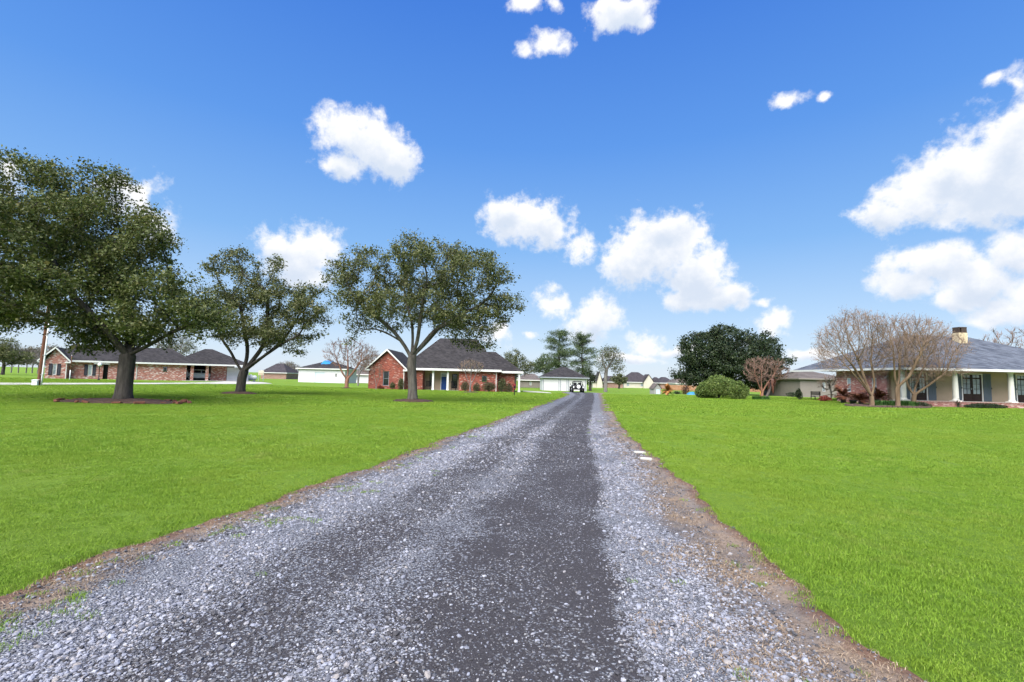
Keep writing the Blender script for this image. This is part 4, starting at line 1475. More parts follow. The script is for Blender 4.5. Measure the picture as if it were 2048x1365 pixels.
bg_bare(588, 160.0, 26, 728, 758, 'small bare tree far off left of the white outbuilding', 97, M['twig_grey'])
bg_bare(1372, 110.0, 30, 742, 782, 'small bare tree behind the blue tarp, left of the evergreen', 98, M['twig_pink'])
bg_bare(1662, 54.0, 44, 752, 797, 'small bare bush before the tan house wall, left of the stout sago palm', 99, M['twig_tan'])
bg_bare(1690, 60.0, 40, 735, 797, 'bare bush at the left eave corner of the stucco house', 100, M['twig_tan'])

# ================================================================== HOUSES
M['column'] = plain('cream_paint', (0.62, 0.60, 0.54), 0.6, 0.05)
def add_window(parent, x0, x1, z0, z1, y, nx=1, nz=2, frame=None, glass=None, fw=0.06, sill=True, name='window'):
    """frame with glazing bars set in an opening of a wall that faces -y; each pane a piece of glass"""
    frame = frame or M['white']; glass = glass or M['glass']
    mb = MB()
    mb.box(x0, x0 + fw, y + 0.02, y + 0.10, z0, z1).box(x1 - fw, x1, y + 0.02, y + 0.10, z0, z1)
    mb.box(x0 + fw, x1 - fw, y + 0.02, y + 0.10, z1 - fw, z1).box(x0 + fw, x1 - fw, y + 0.02, y + 0.10, z0, z0 + fw)
    ix0, ix1, iz0, iz1 = x0 + fw, x1 - fw, z0 + fw, z1 - fw
    bw = 0.03
    for i in range(1, nx):
        c = ix0 + (ix1 - ix0) * i / nx
        mb.box(c - bw / 2, c + bw / 2, y + 0.04, y + 0.08, iz0, iz1)
    for j in range(1, nz):
        c = iz0 + (iz1 - iz0) * j / nz
        mb.box(ix0, ix1, y + 0.045, y + 0.075, c - bw / 2, c + bw / 2)
    w = mb.build(name, frame, parent)
    for i in range(nx):
        for j in range(nz):
            a, b = ix0 + (ix1 - ix0) * i / nx + bw / 2, ix0 + (ix1 - ix0) * (i + 1) / nx - bw / 2
            c, d_ = iz0 + (iz1 - iz0) * j / nz + bw / 2, iz0 + (iz1 - iz0) * (j + 1) / nz - bw / 2
            MB().box(a, b, y + 0.055, y + 0.065, c, d_).build('pane', glass, w)
    if sill:
        MB().box(x0 - 0.05, x1 + 0.05, y - 0.05, y + 0.02, z0 - 0.06, z0).build('sill', frame, w)
    return w


def hip(mb, x0, x1, y0, y1, z, rx0, rx1, ry, rz, rx0b=None):
    """hip roof body over a rectangle, ridge along x from rx0 to rx1 at y = ry"""
    a, b, c, d_ = (x0, y0, z), (x1, y0, z), (x1, y1, z), (x0, y1, z)
    e, f_ = (rx0, ry, rz), (rx1, ry, rz)
    mb.poly([a, b, f_, e]); mb.poly([c, d_, e, f_]); mb.poly([d_, a, e]); mb.poly([b, c, f_]); mb.poly([d_, c, b, a])
    return mb


def fascia(mb, x0, x1, y0, y1, z0, z1, t=0.04):
    mb.box(x0 - t, x1 + t, y0 - t, y0 + 0.0, z0, z1).box(x0 - t, x1 + t, y1, y1 + t, z0, z1)
    mb.box(x0 - t, x0, y0, y1, z0, z1).box(x1, x1 + t, y0, y1, z0, z1)
    return mb


def downspout(parent, x, y, z1, mat=None):
    mb = MB()
    mb.box(x - 0.04, x + 0.04, y - 0.09, y - 0.02, 0.05, z1 - 0.25)
    mb.tube([(x, y - 0.055, z1 - 0.28), (x + 0.02, y - 0.16, z1 - 0.14), (x + 0.04, y - 0.36, z1 - 0.02)], 0.042, 6)
    mb.box(x - 0.04, x + 0.04, y - 0.30, y - 0.09, 0.03, 0.10)
    return mb.build('downspout', mat or M['white'], parent)


def facing(o_, dirv):
    return math.atan2(dirv.y, dirv.x)


def along(px, A, dv):
    """distance from A along the ground direction dv at which the column px of the photograph crosses a facade"""
    d_ = ray(px, 755)
    # A + dv*t = d*s  (in plan)
    det = dv.x * (-d_.y) - dv.y * (-d_.x)
    return ((-A.x) * (-d_.y) - (-A.y) * (-d_.x)) / det


# ------------------------------------------------------------------ red brick house in the middle
base = foot(743, 61.5)
CH = empty('red_brick_house', (base.x, base.y, gz(-9, 62) - 0.02), R(1.0))
tag(CH, 'red brick house with steep dark roof, white porch columns and blue door', 'house')
dm = 61.5 / F
X = lambda px: (px - 743) * dm
wy = -1.6
# gable wing
gw = 4.45
mb = MB()
mb.wall((0, wy, 0), (1, 0, 0), 0, gw, -0.2, 2.65, 0.22, [(X(771), X(782.5), 0.5, 2.28)])
mb.prism([(0, wy, 2.65), (gw, wy, 2.65), (gw / 2, wy, 4.75)], (0, 0.22, 0))
mb.box(0, 0.22, wy + 0.22, 8, -0.2, 2.65).box(gw - 0.22, gw, wy + 0.22, -0.002, -0.2, 2.65)
mb.build('wing_wall', M['brick_red'], CH)
add_window(CH, X(771), X(782.5), 0.5, 2.28, wy + 0.06, 1, 2, M['grey_trim'], M['glass'])
ov = 0.32
mb = MB()
ap = 4.75 + 0.22
ez = 2.62 - 0.1
for sgn in (-1, 1):
    ex = gw / 2 + sgn * (gw / 2 + ov)
    q = [(ex, wy - 0.35, ez), (gw / 2, wy - 0.35, ap), (gw / 2, 7.5, ap), (ex, 7.5, ez)]
    mb.prism(q if sgn < 0 else q[::-1], (0, 0, 0.07))
mb.build('wing_roof', M['roof_dark'], CH)
mb = MB()
for sgn in (-1, 1):
    ex = gw / 2 + sgn * (gw / 2 + ov)
    mb.prism([(ex, wy - 0.40, ez - 0.12), (gw / 2, wy - 0.40, ap - 0.15), (gw / 2, wy - 0.40, ap + 0.075), (ex, wy - 0.40, ez + 0.075)], (0, 0.047, 0))
    mb.box(min(ex, ex - sgn * 0.5), max(ex, ex - sgn * 0.5), wy - 0.348, wy - 0.01, ez - 0.2, ez - 0.002)
    mb.box(ex - 0.03 if sgn < 0 else ex, ex if sgn < 0 else ex + 0.03, wy - 0.345, 7.4 if sgn < 0 else -0.6, ez - 0.14, ez + 0.05)
mb.build('bargeboard', M['white'], CH)
downspout(CH, gw - 0.1, wy, 2.62)
# main body
xw = X(993)
px0, px1 = 6.4, 11.0
mb = MB()
mb.wall((0, 0, 0), (1, 0, 0), gw, px0, -0.2, 2.66, 0.22)
mb.box(px0 - 0.22, px0, 0.22, 1.7, -0.2, 2.66)
mb.build('wall', M['brick_red'], CH)
mb = MB()
mb.wall((0, 0, 0), (1, 0, 0), px1, xw, -0.2, 2.66, 0.22, [(X(961.5), X(972), 1.2, 2.02)])
mb.box(px1, px1 + 0.22, 0.22, 1.7, -0.2, 2.66)
mb.box(xw - 0.22, xw, 0.22, 2.0, -0.2, 2.66)
mb.build('wall', M['brick_red'], CH)
add_window(CH, X(961.5), X(972), 1.2, 2.02, 0.06, 2, 1, M['black'])
mb = MB()
holes = [(7.0, 7.65, 0.55, 2.15), (8.45, 9.35, 0.05, 2.3), (9.95, 10.65, 0.35, 2.15)]
mb.wall((0, 1.7, 0), (1, 0, 0), px0, px1, 0.0, 2.66, 0.15, holes)
mb.build('porch_wall', M['beige'], CH)
add_window(CH, 7.0, 7.65, 0.55, 2.15, 1.73, 1, 2, M['black'])
add_window(CH, 9.95, 10.65, 0.35, 2.15, 1.73, 1, 2, M['black'])
dr = MB().box(8.56, 9.24, 1.76, 1.81, 0.06, 1.78)
for (a, b) in ((8.62, 8.87), (8.93, 9.18)):
    dr.box(a, b, 1.745, 1.76, 0.16, 0.75).box(a, b, 1.745, 1.76, 0.88, 1.68)
dr = dr.build('door', M['door_blue'], CH)
MB().lathe([(0.02, -0.03), (0.035, 0), (0.02, 0.03)], 10, (8.63, 1.72, 0.95)).build('handle', M['chrome'], dr)
MB().box(8.56, 9.24, 1.78, 1.80, 1.84, 2.2).build('transom_pane', M['glass_pale'], dr)
MB().box(8.47, 8.56, 1.68, 1.84, 0.05, 2.29).box(9.24, 9.33, 1.68, 1.84, 0.05, 2.29).box(8.56, 9.24, 1.68, 1.84, 2.2, 2.29).box(8.56, 9.24, 1.70, 1.83, 1.78, 1.84).build('door_frame', M['white'], CH)
MB().box(px0 - 0.1, px1 + 0.1, -0.25, 1.7, -0.2, 0.045).build('porch_floor', M['concrete'], CH)
MB().box(px0, px1, 1.86, 6, 0.0, 2.6).build('interior', M['dark'], CH)
for px in (864.5, 893.8):
    x = X(px)
    c = MB().box(x - 0.15, x + 0.15, -0.10, 0.2, 0.045, 0.2).box(x - 0.115, x + 0.115, -0.065, 0.165, 0.2, 2.42).box(x - 0.15, x + 0.15, -0.10, 0.2, 2.42, 2.5)
    c.build('column', M['white'], CH)
MB().box(px0, px1, -0.06, 0.2, 2.5, 2.66).build('porch_beam', M['white'], CH)
MB().box(px0, px1, 0.2, 1.7, 2.60, 2.66).build('porch_ceiling', M['white'], CH)
ex0, ex1, ey0, ey1 = 3.6, xw + 0.45, -0.5, 10.6
mb = hip(MB(), ex0, ex1, ey0, ey1, 2.70, X(866), X(946), 5.0, 7.05)
main_roof = mb.build('roof', M['roof_dark'], CH)
mb = MB().box(gw + ov + 0.1, ex1 + 0.04, ey0 - 0.05, ey0 - 0.002, 2.52, 2.78).box(ex1 + 0.002, ex1 + 0.05, ey0, 1.0, 2.52, 2.78)
mb.build('fascia', M['white'], CH)
MB().box(gw + 0.3, ex1, ey0, -0.02, 2.62, 2.695).build('soffit', M['white'], CH)
downspout(CH, X(990.5), 0.0, 2.66)
# right extension, set back, with a rear porch post
xe = X(1028)
mb = MB()
mb.wall((0, 2.0, 0), (1, 0, 0), xw, xe, -0.2, 2.55, 0.22)
mb.box(xe - 0.22, xe, 2.22, 9.0, -0.2, 2.55)
mb.build('extension_wall', M['brick_red'], CH)
mb = hip(MB(), xw - 3.5, X(1045), 1.4, 9.8, 2.60, 12.5, X(987), 5.4, 5.35)
mb.build('extension_roof', M['roof_dark'], CH)
MB().box(ex1 + 0.06, X(1045) + 0.04, 1.35, 1.397, 2.40, 2.66).box(X(1045), X(1045) + 0.045, 1.4, 9.8, 2.40, 2.66).build('extension_fascia', M['white'], CH)
x = X(1037.5)
MB().box(x - 0.16, x + 0.16, 1.5, 1.82, -0.25, 0.15).box(x - 0.11, x + 0.11, 1.55, 1.77, 0.15, 2.42).box(x - 0.15, x + 0.15, 1.51, 1.81, 2.42, 2.598).build('column', M['white'], CH)
MB().lathe([(0.03, 0), (0.05, 0.04), (0.05, 0.10), (0.03, 0.14)], 10, (X(986), 5.0, 4.3)).build('vent_pipe', M['white'], CH)


def porch_chair(loc, rz, label):
    t = empty('porch_chair', loc, rz)
    MB().bbox(-0.28, 0.28, -0.28, 0.25, 0.40, 0.45, 0.012).build('seat', M['black'], t)
    b = MB()
    for i in range(5):
        x_ = -0.24 + i * 0.12
        b.box(x_ - 0.04, x_ + 0.04, 0.24 + 0.0, 0.27, 0.46, 1.08)
    b.box(-0.28, 0.28, 0.235, 0.275, 1.08, 1.14)
    b.build('backrest', M['black'], t)
    for sx_ in (-1, 1):
        MB().box(sx_ * 0.30 - 0.03, sx_ * 0.30 + 0.03, -0.30, 0.27, 0.62, 0.655).build('armrest', M['black'], t)
        for yy_ in (-0.26, 0.22):
            MB().box(sx_ * 0.29 - 0.022, sx_ * 0.29 + 0.022, yy_ - 0.022, yy_ + 0.022, 0.0, 0.618).build('leg', M['black'], t)
    tag(t, label, 'chair', 'dark chairs on the porch')
    return t


def place(root, x, y, z):
    return root.matrix_basis @ Vector((x, y, z))


porch_chair(place(CH, 6.95, 0.85, 0.045), R(-5), 'dark slatted chair on the porch, left of the blue door')
porch_chair(place(CH, 10.25, 0.8, 0.045), R(12), 'dark slatted chair on the porch, right of the blue door')

# ------------------------------------------------------------------ mottled brick house on the left
A = foot(88, 64.0); B = foot(476, 76.5)
dv = (B - A); dv.z = 0; dv.normalize()
LH = empty('ranch_house', (A.x, A.y, 0.5 * (A.z + B.z) + 0.02), math.atan2(dv.y, dv.x))
tag(LH, 'long low mottled brick ranch house with dark shutters and an open carport', 'house')
U = lambda px: along(px, A, dv)
wz = 2.5
wx1 = U(133)
# gable wing
mb = MB()
wA, wB = U(103.5), U(112)
mb.wall((0, 0, 0), (1, 0, 0), 0, wx1, -0.4, wz, 0.22, [(wA, wB, 0.55, 2.0)])
mb.prism([(0, 0, wz), (wx1, 0, wz), (wx1 * 0.42, 0, wz + 1.55)], (0, 0.22, 0))
mb.box(0, 0.22, 0.22, 8, -0.4, wz).box(wx1 - 0.22, wx1, 0.22, 1.0, -0.4, wz)
mb.build('wing_wall', M['brick_pink'], LH)
add_window(LH, wA, wB, 0.55, 2.0, 0.05, 1, 2, M['white'], M['glass_pale'], 0.09)


def shutter(parent, x0, x1, z0, z1, y, mat):
    mb = MB().box(x0, x0 + 0.05, y - 0.045, y - 0.003, z0, z1).box(x1 - 0.05, x1, y - 0.045, y - 0.003, z0, z1)
    mb.box(x0 + 0.05, x1 - 0.05, y - 0.045, y - 0.003, z0, z0 + 0.08).box(x0 + 0.05, x1 - 0.05, y - 0.045, y - 0.003, z1 - 0.08, z1)
    mb.box(x0 + 0.05, x1 - 0.05, y - 0.012, y - 0.003, z0 + 0.08, z1 - 0.08)
    n_ = int((z1 - z0 - 0.16) / 0.09)
    for i in range(n_):
        zz = z0 + 0.08 + (i + 0.5) * (z1 - z0 - 0.16) / n_
        mb.poly([(x0 + 0.05, y - 0.04, zz - 0.03), (x1 - 0.05, y - 0.04, zz - 0.03), (x1 - 0.05, y - 0.014, zz + 0.035), (x0 + 0.05, y - 0.014, zz + 0.035)])
    return mb.build('shutter', mat, parent)


sw = 0.36
shutter(LH, wA - sw - 0.03, wA - 0.03, 0.5, 2.03, 0, M['shutter_dark']); shutter(LH, wB + 0.03, wB + sw + 0.03, 0.5, 2.03, 0, M['shutter_dark'])
gx = wx1 * 0.42
mb = MB()
for (ex, sgn) in ((-0.75, -1), (wx1 + 0.35, 1)):
    dz = -0.16
    q = [(ex, -0.4, wz + dz), (gx, -0.4, wz + 1.72), (gx, 9.0, wz + 1.72), (ex, 9.0, wz + dz)]
    mb.prism(q if sgn < 0 else q[::-1], (0, 0, 0.06))
mb.build('wing_roof', M['roof_dark'], LH)
mb = MB()
for (ex, sgn) in ((-0.75, -1), (wx1 + 0.35, 1)):
    mb.prism([(ex, -0.45, wz - 0.30), (gx, -0.45, wz + 1.55), (gx, -0.45, wz + 1.785), (ex, -0.45, wz - 0.07)], (0, 0.047, 0))
    mb.box(min(ex, ex - sgn * 0.6), max(ex, ex - sgn * 0.6), -0.398, -0.01, wz - 0.36, wz - 0.18)
mb.build('bargeboard', M['white'], LH)
downspout(LH, wx1 - 0.1, 0, wz)
# main body, set back one metre
my = 1.0
c0, c1 = U(372), U(418)
wA, wB = U(172), U(181); dA, dB = U(203), U(213); sA, sB = U(324.5), U(333)
mb = MB()
mb.wall((0, my, 0), (1, 0, 0), wx1, c0, -0.4, wz, 0.22, [(wA, wB, 0.5, 2.0), (dA, dB, 0.0, 2.15), (sA, sB, 1.25, 2.0)])
mb.box(c0 - 0.22, c0, my + 0.22, 7, -0.4, wz)
mb.build('wall', M['brick_pink'], LH)
add_window(LH, wA, wB, 0.5, 2.0, my + 0.05, 1, 2, M['white'], M['glass_pale'], 0.09)
shutter(LH, wA - sw - 0.03, wA - 0.03, 0.5, 2.03, my, M['shutter_dark']); shutter(LH, wB + 0.03, wB + sw + 0.03, 0.5, 2.03, my, M['shutter_dark'])
add_window(LH, sA, sB, 1.25, 2.0, my + 0.05, 1, 1, M['shutter_dark'])
d_ = MB().box(dA, dB, my + 0.75, my + 0.82, 0.0, 2.15).box(dA + 0.1, dB - 0.1, my + 0.73, my + 0.75, 0.2, 0.95).box(dA + 0.1, dB - 0.1, my + 0.73, my + 0.75, 1.1, 1.95).build('door', M['black'], LH)
MB().lathe([(0.02, -0.03), (0.035, 0), (0.02, 0.03)], 8, (dB - 0.12, my + 0.70, 1.0)).build('handle', M['chrome'], d_)
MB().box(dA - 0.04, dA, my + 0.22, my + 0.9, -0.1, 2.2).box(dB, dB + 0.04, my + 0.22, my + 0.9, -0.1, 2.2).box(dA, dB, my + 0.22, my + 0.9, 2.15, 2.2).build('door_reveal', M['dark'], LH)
MB().box(dA - 1.0, dB + 0.2, my - 0.42, my - 0.3, 2.12, 2.24).build('door_hood', M['white'], LH)
downspout(LH, U(271), my, wz)
# carport piers, back wall, garage end
for px in (383.5, 414):
    x = U(px)
    MB().box(x - 0.2, x + 0.2, my + 0.02, my + 0.42, -0.4, wz - 0.12).build('carport_pier', M['brick_pink'], LH)
g0, g1 = U(455), U(476)
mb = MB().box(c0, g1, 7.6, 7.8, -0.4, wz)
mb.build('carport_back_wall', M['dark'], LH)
mb = MB()
mb.wall((0, my + 1.6, 0), (1, 0, 0), c1 + 0.3, g0, -0.4, wz, 0.22)
mb.box(c1 + 0.3, c1 + 0.52, my + 1.82, 7.6, -0.4, wz)
mb.build('garage_wall', M['brick_pink'], LH)
mb = MB()
for i in range(4):
    mb.bbox(g0 + 0.05, g1 + 1.3, my + 1.62, my + 1.68, -0.3 + i * 0.62, 0.31 + i * 0.62, 0.012)
mb.build('garage_door', M['white_siding'], LH)
MB().box(g1 + 1.3, g1 + 1.7, my + 1.6, 7.6, -0.4, wz).build('garage_end_wall', M['white_siding'], LH)
MB().box(c0 - 0.5, g1 + 2.0, my - 0.35, 7.6, -0.35, 0.02).build('carport_floor', M['concrete'], LH)
mb = hip(MB(), wx1 * 0.3, c0 + 1.5, my - 0.5, 9.2, wz, wx1 * 0.8, U(338), 5.0, wz + 2.35)
mb.build('roof', M['roof_dark'], LH)
mb = hip(MB(), c0 - 2.5, g1 + 2.1, my - 0.5, 9.4, wz, U(408), U(424), 4.9, wz + 2.55)
mb.build('carport_roof', M['roof_dark'], LH)
mb = MB().box(wx1 + 0.36, g1 + 2.1, my - 0.55, my - 0.503, wz - 0.17, wz + 0.06).box(g1 + 2.102, g1 + 2.15, my - 0.5, 9.4, wz - 0.17, wz + 0.06)
mb.build('fascia', M['white'], LH)
MB().box(wx1, g1 + 2.1, my - 0.49, my - 0.01, wz - 0.09, wz - 0.004).build('soffit', M['white'], LH)
MB().box(wx1 + 0.2, wx1 + 0.5, my + 0.3, my + 0.6, 0, 0.1).build('step', M['concrete'], LH)

# ------------------------------------------------------------------ stuccoed house with grey roof on the right
base = foot(1779, 40.5)
RH = empty('stucco_house', (base.x, 40.5, gz(37, 39) - 0.02), R(0.6))
tag(RH, 'beige stucco and brick house with grey-blue hip roof and round porch columns', 'house')
dm2 = 40.5 / F
XR = lambda px, D=40.5: (px - CX) * D / F * 1.0 - base.x + 0.0
pf = 0.46          # porch floor height
wz = pf + 2.52
XE = 22.0
# brick side wall (faces -x)
mb = MB()
def side(yv): return yv
holes = [(6.4 - 1.9, 6.4 - 1.35, 0.95, 2.25), (6.4 - 5.0, 6.4 - 4.45, 0.95, 2.25)]
# the panel runs from the far corner to the front corner, outer face towards -x
mb.wall((0, 6.4, 0), (0, -1, 0), 0, 6.4, -0.3, wz, 0.22, holes)
mb.build('side_wall', M['brick_right'], RH)
for h in holes:
    ya, yb = 6.4 - h[1], 6.4 - h[0]
    w = MB().box(0.04, 0.10, ya, ya + 0.06, h[2], h[3]).box(0.04, 0.10, yb - 0.06, yb, h[2], h[3]).box(0.04, 0.10, ya + 0.06, yb - 0.06, h[2], h[2] + 0.06)
    w.box(0.04, 0.10, ya + 0.06, yb - 0.06, h[3] - 0.06, h[3]).box(0.05, 0.09, ya + 0.06, yb - 0.06, 1.58, 1.62)
    w = w.build('window', M['white'], RH)
    MB().box(0.06, 0.075, ya + 0.06, yb - 0.06, h[2] + 0.06, 1.58).build('pane', M['glass_pale'], w)
    MB().box(0.06, 0.075, ya + 0.06, yb - 0.06, 1.62, h[3] - 0.06).build('pane', M['glass_pale'], w)
MB().box(0.22, XE, 6.3, 6.5, -0.3, wz).build('back_wall', M['brick_right'], RH)
# stucco front with three double doors
doors = []
for (pa, pb) in ((1820, 1855), (1924, 1966.5), (2034, 2076)):
    doors.append((XR(pa), XR(pb)))
mb = MB()
mb.wall((0, 0, 0), (1, 0, 0), 0.0, XE, pf - 0.05, wz, 0.2, [(a, b, pf, pf + 2.32) for a, b in doors])
mb.build('front_wall', M['beige'], RH)
MB().box(0.3, XE, 0.45, 0.5, pf, wz).build('curtain', M['curtain'], RH)
for (a, b) in doors:
    fr = MB().box(a, a + 0.07, -0.03, 0.12, pf, pf + 2.32).box(b - 0.07, b, -0.03, 0.12, pf, pf + 2.32).box(a + 0.07, b - 0.07, -0.03, 0.12, pf + 2.25, pf + 2.32)
    fr.build('door_frame', M['white'], RH)
    m_ = (a + b) / 2
    for (x0, x1, hx) in ((a + 0.07, m_ - 0.004, m_ - 0.08), (m_ + 0.004, b - 0.07, m_ + 0.08)):
        mb = MB()
        st = 0.11
        z0, z1 = pf + 0.02, pf + 2.25
        gz0, gz1 = pf + 0.62, pf + 1.86
        mb.box(x0, x0 + st, 0.03, 0.08, z0, z1).box(x1 - st, x1, 0.03, 0.08, z0, z1)
        mb.box(x0 + st, x1 - st, 0.03, 0.08, z0, gz0).box(x0 + st, x1 - st, 0.03, 0.08, gz1, gz1 + 0.12).box(x0 + st, x1 - st, 0.03, 0.08, z1 - 0.05, z1)
        mb.box(x0 + st + 0.05, x1 - st - 0.05, 0.02, 0.03, z0 + 0.12, gz0 - 0.1)
        cxm = (x0 + x1) / 2
        mb.box(cxm - 0.018, cxm + 0.018, 0.035, 0.075, gz0, gz1).box(cxm - 0.018, cxm + 0.018, 0.035, 0.075, gz1 + 0.12, z1 - 0.05)
        nrow = 3
        for i in range(1, nrow):
            zz = gz0 + (gz1 - gz0) * i / nrow
            mb.box(x0 + st, cxm - 0.018, 0.036, 0.074, zz - 0.016, zz + 0.016).box(cxm + 0.018, x1 - st, 0.036, 0.074, zz - 0.016, zz + 0.016)
        dd = mb.build('door', M['door_dark'], RH)
        for (pa, pb) in ((x0 + st, cxm - 0.018), (cxm + 0.018, x1 - st)):
            for i in range(nrow):
                za = gz0 + (gz1 - gz0) * i / nrow + 0.016; zb = gz0 + (gz1 - gz0) * (i + 1) / nrow - 0.016
                MB().box(pa, pb, 0.052, 0.058, za, zb).build('pane', M['glass_pale'], dd)
            MB().box(pa, pb, 0.052, 0.058, gz1 + 0.12, z1 - 0.05).build('pane', M['glass_pale'], dd)
        MB().box(hx - 0.015, hx + 0.015, -0.03, 0.03, pf + 0.98, pf + 1.10).build('handle', M['chrome'], dd)
    for (x0, x1) in ((a - 0.70, a - 0.04), (b + 0.04, b + 0.70)):
        mb = MB()
        zz0, zz1 = pf + 0.03, pf + 2.32
        for i in range(4):
            w_ = (x1 - x0) / 4
            mb.bbox(x0 + i * w_ + 0.004, x0 + (i + 1) * w_ - 0.004, -0.05, -0.004, zz0, zz1, 0.006)
        for z_ in (0.3, 1.15, 2.0):
            mb.box(x0 + 0.02, x1 - 0.02, -0.075, -0.051, zz0 + z_ - 0.06, zz0 + z_ + 0.06)
        sh_ = mb.build('shutter', M['shutter_blue'], RH)
        MB().box(x1 - 0.03, x1 + 0.05, -0.06, -0.02, pf + 1.05, pf + 1.16).build('shutter_hook', M['black'], sh_)
# porch: brick plinth, floor, round columns
MB().box(0.0, XE, -2.25, -0.003, -0.3, pf - 0.06).build('porch_base', M['brick_right'], RH)
mb = MB()
nb_ = int((XE + 0.06) / 0.235)
br = None
for i in range(nb_):        # rowlock course of bricks along the porch edge
    if br is None:
        me_b = bpy.data.meshes.new('brick')
        t_ = MB().bbox(0, 0.222, -0.10, 0.10, 0, 0.058, 0.006)
        me_b.from_pydata(t_.v, [], t_.f); me_b.materials.append(M['brick_right']); br = 1
    o = bpy.data.objects.new('brick', me_b); o.parent = RH; o.location = (-0.02 + i * 0.235, -2.19, pf - 0.058); col.objects.link(o)
MB().box(0.0, XE, -2.085, -0.003, pf - 0.058, pf - 0.004).build('porch_floor', M['concrete'], RH)
for px in (1806.5, 1911.5, 2024.5):
    x = (px - CX) * 38.6 / F - base.x
    yb = -1.85
    mb = MB().bbox(x - 0.27, x + 0.27, yb - 0.27, yb + 0.27, pf + 0.002, pf + 0.10, 0.015)
    mb.lathe([(0.24, 0.10), (0.245, 0.14), (0.21, 0.19), (0.20, 0.24), (0.19, 1.2), (0.155, 2.28), (0.175, 2.30), (0.175, 2.34), (0.21, 2.40)], 24, (x, yb, pf))
    mb.bbox(x - 0.25, x + 0.25, yb - 0.25, yb + 0.25, pf + 2.40, pf + 2.47, 0.01)
    mb.build('column', M['column'], RH, False)
MB().box(0.0, XE, -2.02, -1.68, pf + 2.475, wz + 0.02).build('porch_beam', M['white'], RH)
MB().box(0.02, XE, -1.68, -0.003, wz - 0.04, wz).build('porch_ceiling', M['cream'], RH)
ez = wz + 0.04
mb = hip(MB(), -0.65, 18.5, -2.6, 12.8, ez, 5.9, 11.4, 5.1, 6.45)
mb.build('roof', M['roof_grey'], RH)
mb = hip(MB(), 10.0, 30.0, -2.55, 12.6, ez + 0.003, 17.0, 25.0, 5.1, 5.35)
mb.build('wing_roof', M['roof_grey'], RH)
MB().box(-0.70, 30.0, -2.65, -2.603, ez - 0.13, ez + 0.05).box(-0.70, -0.653, -2.6, 12.8, ez - 0.13, ez + 0.05).build('fascia', M['white'], RH)
MB().box(-0.65, 22, -2.6, -2.022, ez - 0.07, ez - 0.004).box(-0.65, -0.003, -2.02, 12.8, ez - 0.07, ez - 0.004).build('soffit', M['white'], RH)
q = at(1925, 683, 44.0)
cxl, cyl = q.x - base.x, 3.6
MB().bbox(cxl - 0.40, cxl + 0.40, cyl - 0.36, cyl + 0.36, 5.2, 6.58, 0.02).build('chimney', M['chimney'], RH)
cc = MB()
n0 = 6.582
cc.prism([(cxl - 0.38, cyl - 0.34, n0), (cxl + 0.38, cyl - 0.34, n0), (cxl + 0.38, cyl + 0.34, n0), (cxl - 0.38, cyl + 0.34, n0)], (0, 0, 0.06))
cc.box(cxl - 0.36, cxl - 0.30, cyl - 0.33, cyl + 0.33, n0 + 0.06, n0 + 0.46).box(cxl + 0.30, cxl + 0.36, cyl - 0.33, cyl + 0.33, n0 + 0.06, n0 + 0.46)
cc.box(cxl - 0.12, cxl + 0.28, cyl - 0.33, cyl + 0.33, n0 + 0.06, n0 + 0.46).box(cxl - 0.36, cxl + 0.36, cyl - 0.35, cyl + 0.35, n0 + 0.46, n0 + 0.53)
cc.build('chimney_cap', M['chimney_cap'], RH)


